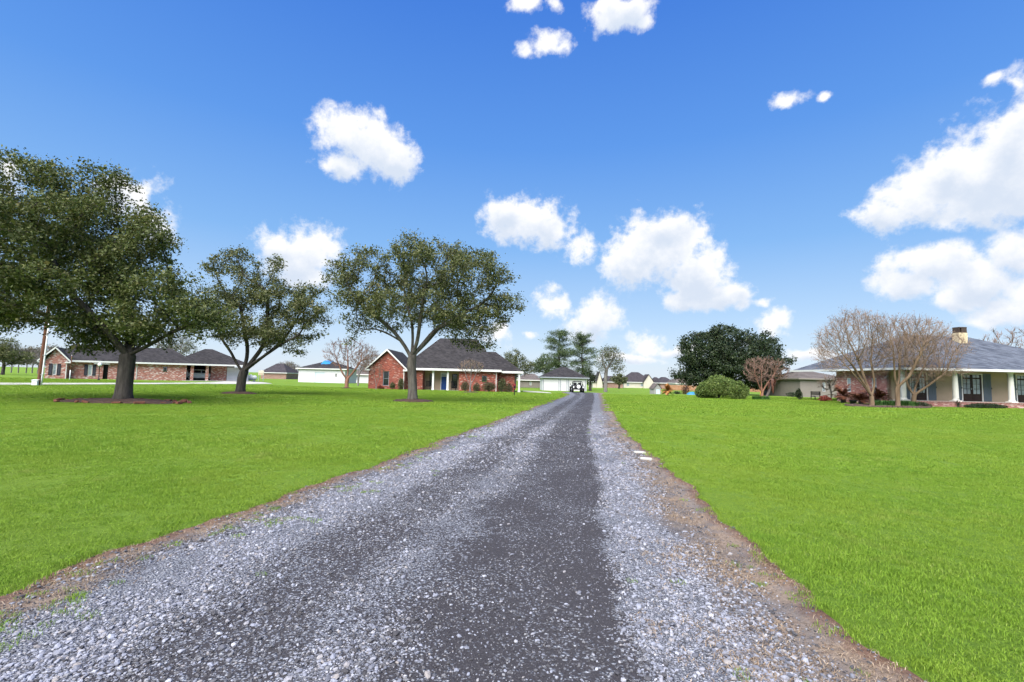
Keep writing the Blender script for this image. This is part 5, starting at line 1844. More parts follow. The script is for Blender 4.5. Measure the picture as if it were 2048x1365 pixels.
# ------------------------------------------------------------------ white garage at the end of the driveway
def outbuilding(name, label, pxl, pxr, D, wall_h, roof_h, depth, ridge, doors_px, wallm, roofm, cat, trim=None, over=0.4, post=False):
    a = foot(pxl, D); b = foot(pxr, D)
    W_ = (b - a).x
    t = empty(name, (a.x, D, min(a.z, b.z)), 0)
    xs = lambda px: (foot(px, D).x - a.x)
    holes = [(xs(p0), xs(p1), z0, z1) for (p0, p1, z0, z1, kind) in doors_px]
    mb = MB()
    mb.wall((0, 0, 0), (1, 0, 0), 0, W_, -0.4, wall_h, 0.15, holes)
    mb.box(0, 0.15, 0.15, depth, -0.4, wall_h).box(W_ - 0.15, W_, 0.15, depth, -0.4, wall_h).box(0.15, W_ - 0.15, depth - 0.15, depth, -0.4, wall_h)
    mb.build('wall', wallm, t)
    MB().box(0.15, W_ - 0.15, 0.6, 0.65, -0.3, wall_h).build('interior', M['dark'], t)
    for (p0, p1, z0, z1, kind) in doors_px:
        x0, x1 = xs(p0), xs(p1)
        if kind == 'garage':
            mb = MB()
            n_ = 4
            for i in range(n_):
                h_ = (z1 - z0) / n_
                mb.bbox(x0 + 0.005, x1 - 0.005, 0.06, 0.11, z0 + i * h_ + 0.004, z0 + (i + 1) * h_ - 0.004, 0.01)
            mb.build('garage_door', M['white_siding'], t)
        elif kind == 'roller':
            mb = MB()
            for i in range(14):
                h_ = (z1 - z0) / 14
                mb.box(x0 + 0.005, x1 - 0.005, 0.06 + 0.012 * (i % 2), 0.12, z0 + i * h_, z0 + (i + 1) * h_)
            mb.build('garage_door', M['door_pale'], t)
        elif kind == 'door':
            dd = MB().box(x0 + 0.01, x1 - 0.01, 0.05, 0.09, z0, z1).box(x0 + 0.15, x1 - 0.15, 0.035, 0.05, z0 + 0.2, z0 + 0.9).box(x0 + 0.15, x1 - 0.15, 0.035, 0.05, z0 + 1.05, z1 - 0.15).build('door', M['white_siding'], t)
            MB().box(x0 + 0.08, x0 + 0.13, 0.0, 0.05, z0 + 0.95, z0 + 1.0).build('handle', M['chrome'], dd)
        else:
            add_window(t, x0, x1, z0, z1, 0.03, 1, 2, M['white'])
        if trim is not None and kind in ('garage', 'door', 'roller'):
            MB().box(x0 - 0.12, x0 - 0.001, -0.025, 0.1, -0.3, z1 + 0.1).box(x1 + 0.001, x1 + 0.12, -0.025, 0.1, -0.3, z1 + 0.1).box(x0, x1, -0.025, 0.1, z1 + 0.001, z1 + 0.1).build('door_trim', trim, t)
    r0, r1 = xs(ridge[0]), xs(ridge[1])
    hip(MB(), -over, W_ + over, -over, depth + over, wall_h + 0.02, r0, r1, depth / 2, wall_h + roof_h).build('roof', roofm, t)
    fascia(MB(), -over, W_ + over, -over, depth + over, wall_h - 0.13, wall_h + 0.06).build('fascia', M['white'] if trim is None else trim, t)
    MB().box(-over, W_ + over, -over, -0.03, wall_h - 0.05, wall_h).build('soffit', M['white'], t)
    tag(t, label, cat)
    return t, xs, W_


M['door_pale'] = plain('pale_blue_door', (0.55, 0.64, 0.70), 0.5, 0.03)
GD = 85.0
dh = 2.02
outbuilding('garage', 'white garage with dark hip roof at the end of the gravel driveway', 1085, 1173, GD, 2.32, 1.95, 7.5, (1125, 1136),
            [(1087, 1117, -0.02, dh, 'garage'), (1121.5, 1133, 0.0, dh, 'door'), (1137.5, 1170, -0.02, dh, 'garage')], M['white_siding'], M['roof_dark'], 'garage', M['grey_trim'])
t, xs, W_ = outbuilding('workshop', 'long white outbuilding with pale blue roller door and a blue tarp on its roof', 596, 689, 95.0, 2.75, 1.55, 7.0, (636, 650),
                        [(629, 648.5, 0, 2.05, 'roller'), (669.5, 673, 1.15, 1.85, 'window')], M['white_siding'], M['roof_dark'], 'outbuilding')
# tarp draped over the ridge
zr = 2.75 + 1.55
mb = MB()
ya, yb = 2.0, 5.0
ridge = [(xs(632) + i * (xs(651) - xs(632)) / 6) for i in range(7)]
for (y0, z0, y1, z1) in ((1.9, zr - 0.62, 3.5, zr + 0.10), (3.5, zr + 0.10, 5.1, zr - 0.62)):
    for i in range(6):
        a, b = ridge[i], ridge[i + 1]
        j = lambda q: 0.06 * math.sin(q * 2.7)
        mb.prism([(a, y0, z0 + j(a)), (b, y0, z0 + j(b)), (b, y1, z1 + j(b + 1)), (a, y1, z1 + j(a + 1))], (0, 0, 0.03))
tp = mb.build('roof_tarp', M['tarp_blue'])
tp.location = t.location
tag(tp, 'bright blue tarp draped over the roof ridge of the white outbuilding', 'tarp')


# ------------------------------------------------------------------ far houses
def far_house(name, label, pxl, pxr, D, py_eave, py_ridge, py_base, ridge_px, wallm, roofm, wins=(), depth=9.0, gable=None, trim='white'):
    s = F / D
    a = at(pxl, py_base, D); b = at(pxr, py_base, D)
    W_ = b.x - a.x
    zb = gz((a.x + b.x) / 2, D)
    wall_h = max(1.9, (py_base - py_eave) / s); rh = (py_eave - py_ridge) / s
    t = empty(name, (a.x, D, zb), 0)
    xs = lambda px: (px - pxl) / (pxr - pxl) * W_
    holes = [(xs(p0), xs(p1), wall_h * 0.32, wall_h * 0.82) for (p0, p1) in wins]
    mb = MB().wall((0, 0, 0), (1, 0, 0), 0, W_, -0.6, wall_h, 0.2, holes)
    mb.box(0, 0.2, 0.2, depth, -0.6, wall_h).box(W_ - 0.2, W_, 0.2, depth, -0.6, wall_h)
    mb.build('wall', wallm, t)
    for h in holes:
        add_window(t, h[0], h[1], h[2], h[3], 0.05, 1, 2, M['white'], M['glass_pale'], 0.07)
    r0, r1 = xs(ridge_px[0]), xs(ridge_px[1])
    rf = hip(MB(), -0.4, W_ + 0.4, -0.4, depth + 0.4, wall_h + 0.01, r0, r1, depth / 2, wall_h + rh).build('roof', roofm, t)
    fascia(MB(), -0.4, W_ + 0.4, -0.4, depth + 0.4, wall_h - 0.15, wall_h + 0.05).build('fascia', M[trim], t)
    if gable:
        g0, g1, gp = xs(gable[0]), xs(gable[1]), (py_eave - gable[2]) / s
        MB().prism([(g0, -0.9, -0.6), (g1, -0.9, -0.6), (g1, -0.9, wall_h), ((g0 + g1) / 2, -0.9, wall_h + gp), (g0, -0.9, wall_h)], (0, 0.89, 0)).build('gable_wall', wallm, t)
        m_ = (g0 + g1) / 2
        mb = MB()
        for sg, e in ((-1, g0 - 0.3), (1, g1 + 0.3)):
            q_ = [(e, -1.1, wall_h - 0.1), (m_, -1.1, wall_h + gp + 0.15), (m_, depth * 0.4, wall_h + gp + 0.15), (e, depth * 0.4, wall_h - 0.1)]
            mb.prism(q_ if sg < 0 else q_[::-1], (0, 0, 0.08))
        mb.build('gable_roof', roofm, t)
    tag(t, label, 'house')
    return t


far_house('far_house', 'far dark roofed brick house left of the white outbuilding', 521, 572, 150.0, 745, 726, 757.5, (538, 552), M['brick_far'], M['roof_far'])
far_house('far_house', 'grey roofed house behind the crape myrtle left of the red brick house', 700, 745, 108.0, 749, 731, 762, (716, 728), M['white_siding'], M['roof_brown'], [(711, 719)])
far_house('far_house', 'low tan house seen between the red brick house and the white garage', 1036, 1086, 122.0, 762, 749, 774, (1050, 1070), M['tan'], M['roof_brown'], [(1059, 1063)])
far_house('far_house', 'far cream house with a tall front gable behind the half-bare tree', 1186, 1206, 152.0, 766, 752, 775.5, (1192, 1200), M['cream'], M['roof_far'], [(1201, 1204)], 9, (1193, 1203, 747))
far_house('far_house', 'far low brick house right of the half-bare tree', 1207, 1246, 156.0, 767, 755, 775.5, (1218, 1232), M['brick_far'], M['roof_far'])
far_house('far_house', 'far cream house with high dark hipped roof, right of the driveway end', 1248, 1308, 166.0, 766, 745.5, 777.5, (1270, 1284), M['cream'], M['roof_far'], [(1253, 1259), (1281, 1288), (1295, 1298)], 10, (1286, 1306, 751))
far_house('far_house', 'very far dark roofed house peeping right of the cream house', 1309, 1326, 195.0, 768, 757, 777, (1315, 1320), M['tan'], M['roof_far'])
far_house('far_house', 'far low dark roofed house behind the straw coloured plant', 1321, 1350, 158.0, 769, 757, 778, (1331, 1340), M['brick_far'], M['roof_far'])
far_house('far_house', 'far white house with grey roof left of the dark evergreen', 1352, 1402, 150.0, 766, 752, 777, (1366, 1386), M['white_siding'], M['roof_brown'], [(1362, 1367)])
far_house('far_house', 'far brown roofed house behind the bare rosy crape myrtle', 1528, 1583, 150.0, 774, 757, 784, (1545, 1562), M['tan'], M['roof_brown'])
far_house('far_house', 'small brick house with dark roof left of the tan house', 1581, 1606, 100.0, 771, 759, 787, (1590, 1598), M['brick_far'], M['roof_far'], [(1592, 1596)])
far_house('tan_house', 'tan house with brown-grey hip roof left of the stucco house', 1601, 1700, 68.0, 756, 739, 793, (1640, 1665), M['tan'], M['roof_brown'], [(1645, 1652)], 10, None, 'tan')

# ================================================================== BEDS, SHRUBS AND PLANTS
def mulch_bed(px, D, rx, ry, label, seed, bricks=0, mound=0.12):
    p = foot(px, D)
    r_ = np.random.default_rng(seed)
    t = empty('mulch_bed', p)
    nrad, nang = 7, 36
    mb = MB()
    mb.v.append((0, 0, mound))
    for i in range(1, nrad + 1):
        for j in range(nang):
            a = 2 * PI * j / nang
            f_ = i / nrad * (1 + (0.10 * math.sin(3 * a + seed) + 0.06 * math.sin(7 * a)) * (i / nrad))
            x, y_ = rx * f_ * math.cos(a), ry * f_ * math.sin(a)
            z = mound * (1 - (i / nrad) ** 2) + (0.03 if i < nrad else -0.03) + r_.normal(0, 0.012) + gz(p.x + x, p.y + y_) - p.z
            mb.v.append((x, y_, z))
    for j in range(nang):
        mb.f.append((0, 1 + j, 1 + (j + 1) % nang))
    for i in range(nrad - 1):
        for j in range(nang):
            a, b = 1 + i * nang + j, 1 + i * nang + (j + 1) % nang
            mb.f.append((a, a + nang, b + nang, b))
    mb.build('mulch', M['mulch'], t, True)
    if bricks:
        t_ = MB().bbox(-0.11, 0.11, -0.055, 0.055, -0.035, 0.045, 0.012)
        me = bpy.data.meshes.new('brick'); me.from_pydata(t_.v, [], t_.f); me.materials.append(M['brick_edge'])
        for i in range(bricks):
            a = 2 * PI * i / bricks + r_.normal(0, 0.08)
            if r_.random() < 0.3: continue
            o = bpy.data.objects.new('brick', me); o.parent = t; col.objects.link(o)
            k_ = 1.0 + r_.normal(0, 0.09)
            x, y_ = rx * k_ * math.cos(a), ry * k_ * math.sin(a)
            o.location = (x, y_, gz(p.x + x, p.y + y_) - p.z + 0.045 + 0.03 * r_.random())
            o.rotation_euler = (r_.normal(0, 0.25), r_.normal(0, 0.2), a + PI / 2 + r_.normal(0, 0.3))
            s = r_.uniform(0.9, 1.7)
            o.scale = (s, s, r_.uniform(0.9, 1.5))
    tag(t, label, 'mulch bed')
    return t


mulch_bed(245, 23.5, 2.9, 1.35, 'mulch ring edged with loose red bricks under the big dark oak', 3, 46, 0.16)
mulch_bed(480, 35.0, 1.35, 0.9, 'small dark mulch ring under the low forking oak', 4, 0, 0.16)
mulch_bed(827, 30.0, 1.35, 0.9, 'small brown mulch ring under the pale trunked oak', 5, 0, 0.15)
mulch_bed(693, 58.0, 0.7, 0.5, 'tiny mulch ring around the reddish crape myrtle', 6)
mulch_bed(941, 54.0, 0.9, 0.5, 'tiny reddish mulch ring around the small crape myrtle before the porch', 7)


def shrub(name, px, D, w, h, label, seed, leaf, size=0.09, n=2600, depth=None, lobes=6, loc=None, flat=False, group=None):
    r_ = np.random.default_rng(seed)
    p = loc if loc is not None else foot(px, D)
    t = empty(name, p)
    depth = depth or w
    bl = []
    for i in range(lobes):
        a = 2 * PI * i / lobes + r_.uniform(0, 0.8)
        bl.append((w * 0.24 * math.cos(a), depth * 0.24 * math.sin(a), h * r_.uniform(0.32, 0.55), w * r_.uniform(0.2, 0.28), depth * 0.26, h * r_.uniform(0.3, 0.42)))
    bl.append((0, 0, h * 0.58, w * 0.3, depth * 0.3, h * 0.42))
    for i in range(lobes * 2):       # uneven outline: small tufts on the surface
        q = in_blobs(1, bl[:lobes + 1], r_, 0.92)[0]
        bl.append((*q, w * r_.uniform(0.05, 0.1), depth * 0.08, h * r_.uniform(0.07, 0.14)))
    mb = MB()
    for i in range(9):
        b = bl[i % len(bl)]
        e = (b[0] + r_.normal(0, 0.12 * w), b[1] + r_.normal(0, 0.12 * depth), b[2] + b[5] * 0.4)
        mid_ = (e[0] * 0.35, e[1] * 0.35, e[2] * 0.5)
        mb.tube([(r_.normal(0, 0.03), r_.normal(0, 0.03), -0.08), mid_, e], [0.02 + 0.012 * h, 0.015 + 0.008 * h, 0.006], 5, cap=False)
    mb.build('stem', M['bark_dark'], t, True)
    C = in_blobs(n, bl, r_, 0.45)
    C = C[C[:, 2] > 0.03]
    v, f_ = leaf_arrays(C, size, r_, 0.55)
    link_mesh('foliage', np_mesh('foliage', v, f_, leaf), None, t)
    tag(t, label, 'shrub', group)
    return t


shrub('shrub', 1436, 50.5, 4.3, 2.5, 'large rounded green shrub in front of the dark evergreen', 101, M['leaf_shrub'], 0.12, 15000, 3.4, 9)
shrub('shrub', 1478, 48.5, 2.1, 1.9, 'smaller green shrub touching the right side of the large rounded one', 102, M['leaf_shrub'], 0.11, 6500, 1.8, 7)
shrub('shrub', 1405, 51.5, 1.7, 1.5, 'low green shrub at the left foot of the large rounded one', 103, M['leaf_shrub'], 0.11, 4200, 1.5, 6)
shrub('shrub', 1598, 50.0, 0.75, 1.25, 'narrow dark grey-green shrub left of the scorched sago palms', 104, M['leaf_dark'], 0.07, 2400, 0.7, 5)
shrub('shrub', 1371, 74.0, 1.4, 1.6, 'dull rosy shrub beside the blue tarp, left of the green shrubs', 105, M['leaf_brown'], 0.11, 900, 1.2, 5)
G_S = 'shrubs along the front of the red brick house'
for i, (px, w, h, mt, lb) in enumerate([(930, 1.2, 1.25, 'leaf_mixed', 'dark straggly shrub left behind the small crape myrtle'),
                                        (953, 1.1, 1.2, 'leaf_mixed', 'olive shrub under the small square window of the red brick house'),
                                        (977, 2.0, 1.3, 'leaf_mixed', 'wide brownish shrub left of the right downspout'),
                                        (1004, 1.3, 1.85, 'leaf_olive', 'taller green shrub right of the right downspout'),
                                        (1018, 1.1, 1.2, 'leaf_mixed', 'brownish shrub at the right corner of the red brick house'),
                                        (801, 0.9, 1.5, 'leaf_olive', 'slim green shrub by the downspout of the red brick gable'),
                                        (784, 0.8, 0.9, 'leaf_olive', 'little green shrub under the tall gable window'),
                                        (762, 0.9, 0.5, 'leaf_red', 'low reddish plants at the foot of the red brick gable')]):
    y_ = 60.6 if px > 820 else 59.0
    if px > 995: y_ = 61.6
    q = foot(px, y_)
    shrub('shrub', px, y_, w, h, lb, 110 + i, M[mt], 0.085, int(1500 * w * h), 0.8, 5, q, group=G_S)
# hedge and bed before the stucco house
shrub('low_hedge', 1972, 37.6, 3.9, 0.42, 'long low dark hedge along the brick porch base', 120, M['leaf_dark'], 0.07, 5200, 0.8, 9)
shrub('ground_cover', 1845, 36.6, 1.5, 0.45, 'dark green clump at the right end of the crape myrtle bed', 121, M['leaf_dark'], 0.07, 1600, 0.9, 6)
shrub('porch_plant', 1917, 38.15, 0.5, 0.75, 'small sparse plant at the foot of a white porch column', 122, M['leaf_dark'], 0.06, 160, 0.4, 4)


def grassy(name, px, D, rx, ry, h, n, mat, label, seed):
    p = foot(px, D)
    r_ = np.random.default_rng(seed)
    t = empty(name, p)
    v, f_ = [], []
    a = r_.uniform(0, 2 * PI, n); q = np.sqrt(r_.random(n))
    bx, by = rx * q * np.cos(a), ry * q * np.sin(a)
    hh = h * r_.uniform(0.6, 1.15, n); la = r_.uniform(0, 2 * PI, n); ln = hh * r_.uniform(0.2, 0.9, n)
    w = 0.012
    z0 = terrain(p.x + bx, p.y + by) - p.z
    wx, wy_ = np.cos(la + 1.57) * w, np.sin(la + 1.57) * w
    lx, ly = np.cos(la) * ln, np.sin(la) * ln
    V = np.stack([np.stack([bx - wx, by - wy_, z0], 1), np.stack([bx + wx, by + wy_, z0], 1), np.stack([bx + wx + lx * .4, by + wy_ + ly * .4, z0 + hh * .8], 1),
                  np.stack([bx - wx + lx * .4, by - wy_ + ly * .4, z0 + hh * .8], 1), np.stack([bx + lx, by + ly, z0 + hh * .9], 1), np.stack([bx + lx + wx * .1, by + ly + wy_ * .1, z0 + hh * .9], 1)], 1).reshape(-1, 3)
    b = np.arange(n)[:, None] * 6
    FC = np.concatenate([b + np.array([0, 1, 2, 3]), b + np.array([3, 2, 5, 4])])
    link_mesh('blades', np_mesh('blades', V, FC, mat), None, t)
    tag(t, label, 'ground cover')
    return t


grassy('border_grass', 1772, 36.8, 1.1, 0.5, 0.5, 900, M['leaf_green'], 'green border grass between the left two crape myrtles of the bed', 130)
grassy('border_grass', 1815, 36.6, 0.7, 0.5, 0.5, 700, M['leaf_green'], 'green border grass between the right two crape myrtles of the bed', 131)
# raised crape myrtle bed with dark edging
p = foot(1775, 36.4)
t = empty('planting_bed', p)
mb = MB(); n_ = 40
mb.v.append((0, 0, 0.10))
for i in range(n_):
    a = 2 * PI * i / n_
    mb.v.append((3.0 * math.cos(a), 1.1 * math.sin(a), gz(p.x + 3 * math.cos(a), p.y + 1.1 * math.sin(a)) - p.z + 0.09))
for i in range(n_):
    mb.f.append((0, 1 + i, 1 + (i + 1) % n_))
mb.build('mulch', M['mulch'], t, True)
t_ = MB().bbox(-0.16, 0.16, -0.07, 0.07, -0.1, 0.17, 0.015)
me = bpy.data.meshes.new('edging_stone'); me.from_pydata(t_.v, [], t_.f); me.materials.append(M['stone_edge'])
for i in range(52):
    a = 2 * PI * i / 52
    x, y_ = 3.02 * math.cos(a), 1.13 * math.sin(a)
    o = bpy.data.objects.new('edging_stone', me); o.parent = t; col.objects.link(o)
    o.location = (x, y_, gz(p.x + x, p.y + y_) - p.z); o.rotation_euler = (0, random.uniform(-.06, .06), math.atan2(1.13 * math.cos(a), -3.02 * math.sin(a)))
    o.scale = (1, 1, random.uniform(0.8, 1.1))
tag(t, 'oval bed with dark edging stones under the three bare crape myrtles', 'planting bed')


def frond_mesh(name, ln, droop, mat, leaflets=22, w=0.20, seed=0):
    """an arching frond: rib and two rows of narrow leaflets"""
    r_ = random.Random(seed)
    mb = MB()
    pts = []
    for i in range(9):
        t_ = i / 8
        pts.append(Vector((ln * t_ * (1 - 0.18 * droop * t_), 0, ln * (0.75 * t_ - droop * t_ * t_))))
    mb.tube(pts, [0.018 * (1 - i / 10) for i in range(9)], 4, cap=False)
    for i in range(leaflets):
        t_ = 0.15 + 0.85 * i / leaflets
        k_ = t_ * 8
        a = pts[int(k_)].lerp(pts[min(int(k_) + 1, 8)], k_ - int(k_))
        l = w * math.sin(PI * min(1, t_ * 0.85 + 0.12)) * r_.uniform(0.8, 1.15)
        for sg in (-1, 1):
            e = a + Vector((l * 0.55, sg * l, l * (0.25 - r_.uniform(0, 0.5))))
            mb.poly([a + Vector((-0.02, 0, 0)), a + Vector((0.035, 0, 0.004)), e + Vector((0.02, 0, 0)), e])
    me = bpy.data.meshes.new(name); me.from_pydata(mb.v, [], mb.f); me.materials.append(mat)
    return me


def rosette(name, loc, trunk_h, trunk_r, n, ln, mat, label, cat, seed, droop=0.75, scale=1.0, lift=0.5):
    r_ = random.Random(seed)
    t = empty(name, loc)
    MB().lathe([(trunk_r * 1.15, -0.1), (trunk_r, trunk_h * 0.3), (trunk_r * 1.05, trunk_h * 0.7), (trunk_r * 0.7, trunk_h), (0.02, trunk_h + 0.08)], 12).build('trunk', M['bark_dark'], t, True)
    ms = [frond_mesh('frond', ln, d_, mat, 22, 0.26 * ln, seed + i) for i, d_ in enumerate((droop * 0.55, droop * 0.8, droop, droop * 1.3))]
    for i in range(n):
        o = bpy.data.objects.new('frond', ms[i % 4]); o.parent = t; col.objects.link(o)
        o.location = (0, 0, trunk_h * 0.95)
        o.rotation_euler = (r_.uniform(-.2, .2), r_.uniform(-0.95, lift), 2 * PI * i / n * 2.4 + r_.uniform(-.2, .2))
        s = r_.uniform(0.75, 1.15) * scale
        o.scale = (s, s, s)
    tag(t, label, cat)
    return t


rosette('sago_palm', foot(1687, 43.0), 0.6, 0.2, 34, 1.15, M['frond_dead'], 'scorched red-brown sago palm with a stout trunk, left before the brick side wall', 'palm', 5)
rosette('sago_palm', foot(1722, 40.5), 0.3, 0.18, 32, 1.1, M['frond_dead'], 'low scorched sago palm behind the leftmost crape myrtle of the bed', 'palm', 6)
rosette('sago_palm', foot(1757, 39.6), 0.45, 0.18, 30, 1.1, M['frond_dead'], 'scorched sago palm by the corner of brick wall and stucco front', 'palm', 7)
rosette('yucca_plant', foot(1335, 60.0), 0.62, 0.12, 60, 0.78, M['frond_orange'], 'round straw-orange dead yucca on the lawn right of the driveway', 'yucca', 8, 0.3, 1.0, 1.2)
shrub('red_plant', 1650, 46.5, 1.3, 0.55, 'low scorched red plants left of the stout sago palm', 140, M['leaf_red'], 0.11, 700, 0.8, 6)
# pot by the sagos
p = foot(1706, 39.2)
t = tag(empty('planter_pot', p), 'dark round pot between the scorched sago palms', 'pot')
MB().lathe([(0.17, 0), (0.25, 0.32), (0.28, 0.34), (0.28, 0.40), (0.24, 0.40), (0.23, 0.34)], 20).build('bowl', M['black'], t, True)
MB().lathe([(0.23, 0.33), (0.05, 0.36)], 16).build('soil', M['mulch'], t)
# dead banana-like plant: leaning stalk with hanging brown leaves
p = foot(1531, 49.0)
t = tag(empty('withered_plant', p), 'leaning withered brown stalk with hanging dead leaves before the rosy crape myrtle', 'plant')
pts = [(-0.1, 0, -0.05), (0.15, 0, 0.35), (0.42, 0, 0.9), (0.6, 0, 1.5), (0.72, 0, 2.1)]
MB().tube(pts, [0.17, 0.15, 0.13, 0.11, 0.07], 9).build('stalk', M['bark_dark'], t, True)
for i in range(9):
    a = i * 2.4
    zz = 1.3 + 0.11 * i
    x0 = 0.42 + (zz - 0.9) * 0.26
    mb = MB()
    d_ = Vector((math.cos(a), math.sin(a), 0)); s_ = Vector((-math.sin(a), math.cos(a), 0))
    prof_ = [(0.05, 0.0, 0.03), (0.18, 0.06, 0.09), (0.28, -0.12, 0.12), (0.31, -0.42, 0.10), (0.29, -0.75 - 0.05 * (i % 3), 0.03)]
    for (o1, z1, w1), (o2, z2, w2) in zip(prof_, prof_[1:]):
        c1 = Vector((x0, 0, zz)) + d_ * o1 + Vector((0, 0, z1)); c2 = Vector((x0, 0, zz)) + d_ * o2 + Vector((0, 0, z2))
        mb.poly([c1 - s_ * w1, c1 + s_ * w1, c2 + s_ * w2, c2 - s_ * w2])
    mb.build('leaf', M['leaf_brown'], t)
grassy('border_grass', 1522, 48.6, 0.9, 0.4, 0.4, 500, M['leaf_green'], 'low green clump at the foot of the withered stalk', 133)

# ================================================================== STREET AND YARD THINGS
# utility pole with conduit, cabinet at its foot
p = foot(78, 42.0)
lean = 0.03
t = tag(empty('utility_pole', p), 'brown wooden utility pole with pale conduit, seen under the big oak', 'utility pole')
MB().tube([(lean * z, 0, z) for z in (-0.3, 1, 3, 6, 8.6)], [0.17, 0.165, 0.155, 0.14, 0.125], 12).build('shaft', M['pole_wood'], t, True)
MB().tube([(lean * z + 0.235, -0.05, z) for z in (-0.1, 1, 3, 6.2)], 0.06, 8).build('conduit', M['metal_white'], t, True)
for z in (0.9, 2.6, 4.3):
    MB().box(lean * z + 0.10, lean * z + 0.30, -0.125, -0.05, z, z + 0.04).build('conduit_strap', M['chrome'], t)
MB().box(lean * 8 - 1.0, lean * 8 + 1.0, -0.19, -0.10, 7.9, 8.02).build('crossarm', M['pole_wood'], t)
for x in (-0.85, 0.0, 0.85):
    MB().lathe([(0.03, 0), (0.06, 0.04), (0.035, 0.09), (0.055, 0.13), (0.02, 0.18)], 10, (lean * 8 + x, -0.145, 8.02)).build('insulator', M['metal_white'], t)
p = foot(70, 41.7)
t = tag(empty('utility_cabinet', p, R(20)), 'small white utility cabinet at the foot of the utility pole', 'cabinet')
MB().bbox(-0.2, 0.2, -0.15, 0.15, -0.02, 0.42, 0.03).build('body', M['metal_white'], t)
MB().prism([(-0.23, -0.18, 0.42), (0.23, -0.18, 0.42), (0.23, 0.18, 0.46), (-0.23, 0.18, 0.46)], (0, 0, 0.05)).build('lid', M['metal_white'], t)
# lamp post
p = foot(197, 61.0)
t = tag(empty('lamp_post', p), 'black garden lamp post with white globe before the dark shuttered window', 'lamp post')
MB().lathe([(0.12, 0), (0.12, 0.12), (0.06, 0.2), (0.045, 0.3), (0.04, 1.65), (0.09, 1.70), (0.10, 1.76)], 12).build('post', M['black'], t, True)
MB().lathe([(0.08, 0.0), (0.16, 0.06), (0.21, 0.17), (0.21, 0.26), (0.15, 0.38), (0.05, 0.43)], 16, (0, 0, 1.76)).build('globe', M['globe'], t, True)
# slender garden pole
p = foot(139, 57.0)
t = tag(empty('garden_pole', p), 'slender pale pole on the lawn before the brick gable wing', 'pole')
MB().tube([(0, 0, -0.1), (0, 0, 1.2)], 0.045, 8).build('lower_tube', M['metal_white'], t, True)
MB().tube([(0, 0, 1.2), (0.0, 0, 2.9)], 0.032, 8).build('upper_tube', M['bark_crape_red'], t, True)
MB().lathe([(0.02, 0), (0.05, 0.03), (0.02, 0.07)], 8, (0, 0, 2.9)).build('cap', M['metal_white'], t)
# red box on a dark post
p = foot(1028.5, 47.5)
t = tag(empty('post_box', p), 'dull red box on a dark post by the end of the concrete walk', 'post box')
MB().box(-0.045, 0.045, -0.045, 0.045, -0.1, 0.62).build('post', M['black'], t)
MB().prism([(-0.12, -0.15, 0.62), (0.12, -0.15, 0.62), (0.12, -0.15, 1.0), (0.08, -0.15, 1.15), (-0.08, -0.15, 1.15), (-0.12, -0.15, 1.0)], (0, 0.3, 0)).build('box', M['red'], t)
MB().box(-0.08, 0.08, -0.165, -0.152, 0.72, 0.98).build('door', M['black'], t)
# propane tank
p = foot(501, 85.0)
t = tag(empty('propane_tank', p, R(4)), 'white propane tank on legs right of the mottled brick house', 'tank')
n_ = 18
prof_ = [(-1.05, 0.02), (-1.02, 0.20), (-0.93, 0.34), (-0.78, 0.43), (-0.6, 0.46), (0.6, 0.46), (0.78, 0.43), (0.93, 0.34), (1.02, 0.20), (1.05, 0.02)]
mb = MB(); mb.tube([(x, 0, 0.62) for x, _ in prof_], [r for _, r in prof_], 18); mb.build('shell', M['metal_white'], t, True)
for x in (-0.6, 0.6):
    MB().box(x - 0.06, x + 0.06, -0.3, 0.3, -0.15, 0.26).build('leg', M['metal_white'], t)
MB().lathe([(0.13, 1.05), (0.13, 1.2), (0.08, 1.25), (0.02, 1.26)], 12).build('dome', M['metal_white'], t, True)
# white board on posts
p = foot(521, 92.0)
t = tag(empty('notice_board', p), 'white rectangular board on two posts left of the far dark roofed house', 'board')
MB().bbox(-0.5, 0.55, -0.03, 0.03, 1.15, 2.05, 0.01).build('board', M['cream'], t)
for x in (-0.42, 0.46):
    MB().box(x - 0.04, x + 0.04, 0.031, 0.1, -0.2, 2.1).build('post', M['grey_trim'], t)
MB().box(-0.40, 0.45, -0.036, -0.031, 1.25, 1.5).build('stripe', M['beige'], t)
# small grey garden shed
p = foot(1308, 72.0)
t = tag(empty('garden_shed', p, R(12)), 'small weathered grey garden shed left of the straw-orange yucca', 'shed')
mb = MB().wall((0, 0, 0), (1, 0, 0), 0, 1.15, -0.2, 0.85, 0.06, [(0.35, 0.98, -0.05, 0.72)])
mb.box(0, 0.06, 0.06, 1.3, -0.2, 0.85).box(1.09, 1.15, 0.06, 1.3, -0.2, 0.85).box(0.06, 1.09, 1.24, 1.3, -0.2, 0.85)
mb.prism([(0, 0, 0.85), (1.15, 0, 0.85), (0.575, 0, 1.5)], (0, 0.06, 0))
mb.build('wall', M['siding_grey'], t)
MB().box(0.36, 0.97, 0.02, 0.05, -0.05, 0.71).build('door', M['door_pale'], t)
mb = MB()
for sg, e in ((-1, -0.12), (1, 1.27)):
    q_ = [(e, -0.12, 0.75), (0.575, -0.12, 1.56), (0.575, 1.4, 1.56), (e, 1.4, 0.75)]
    mb.prism(q_ if sg < 0 else q_[::-1], (0, 0, 0.04))
mb.build('roof', M['roof_brown'], t)
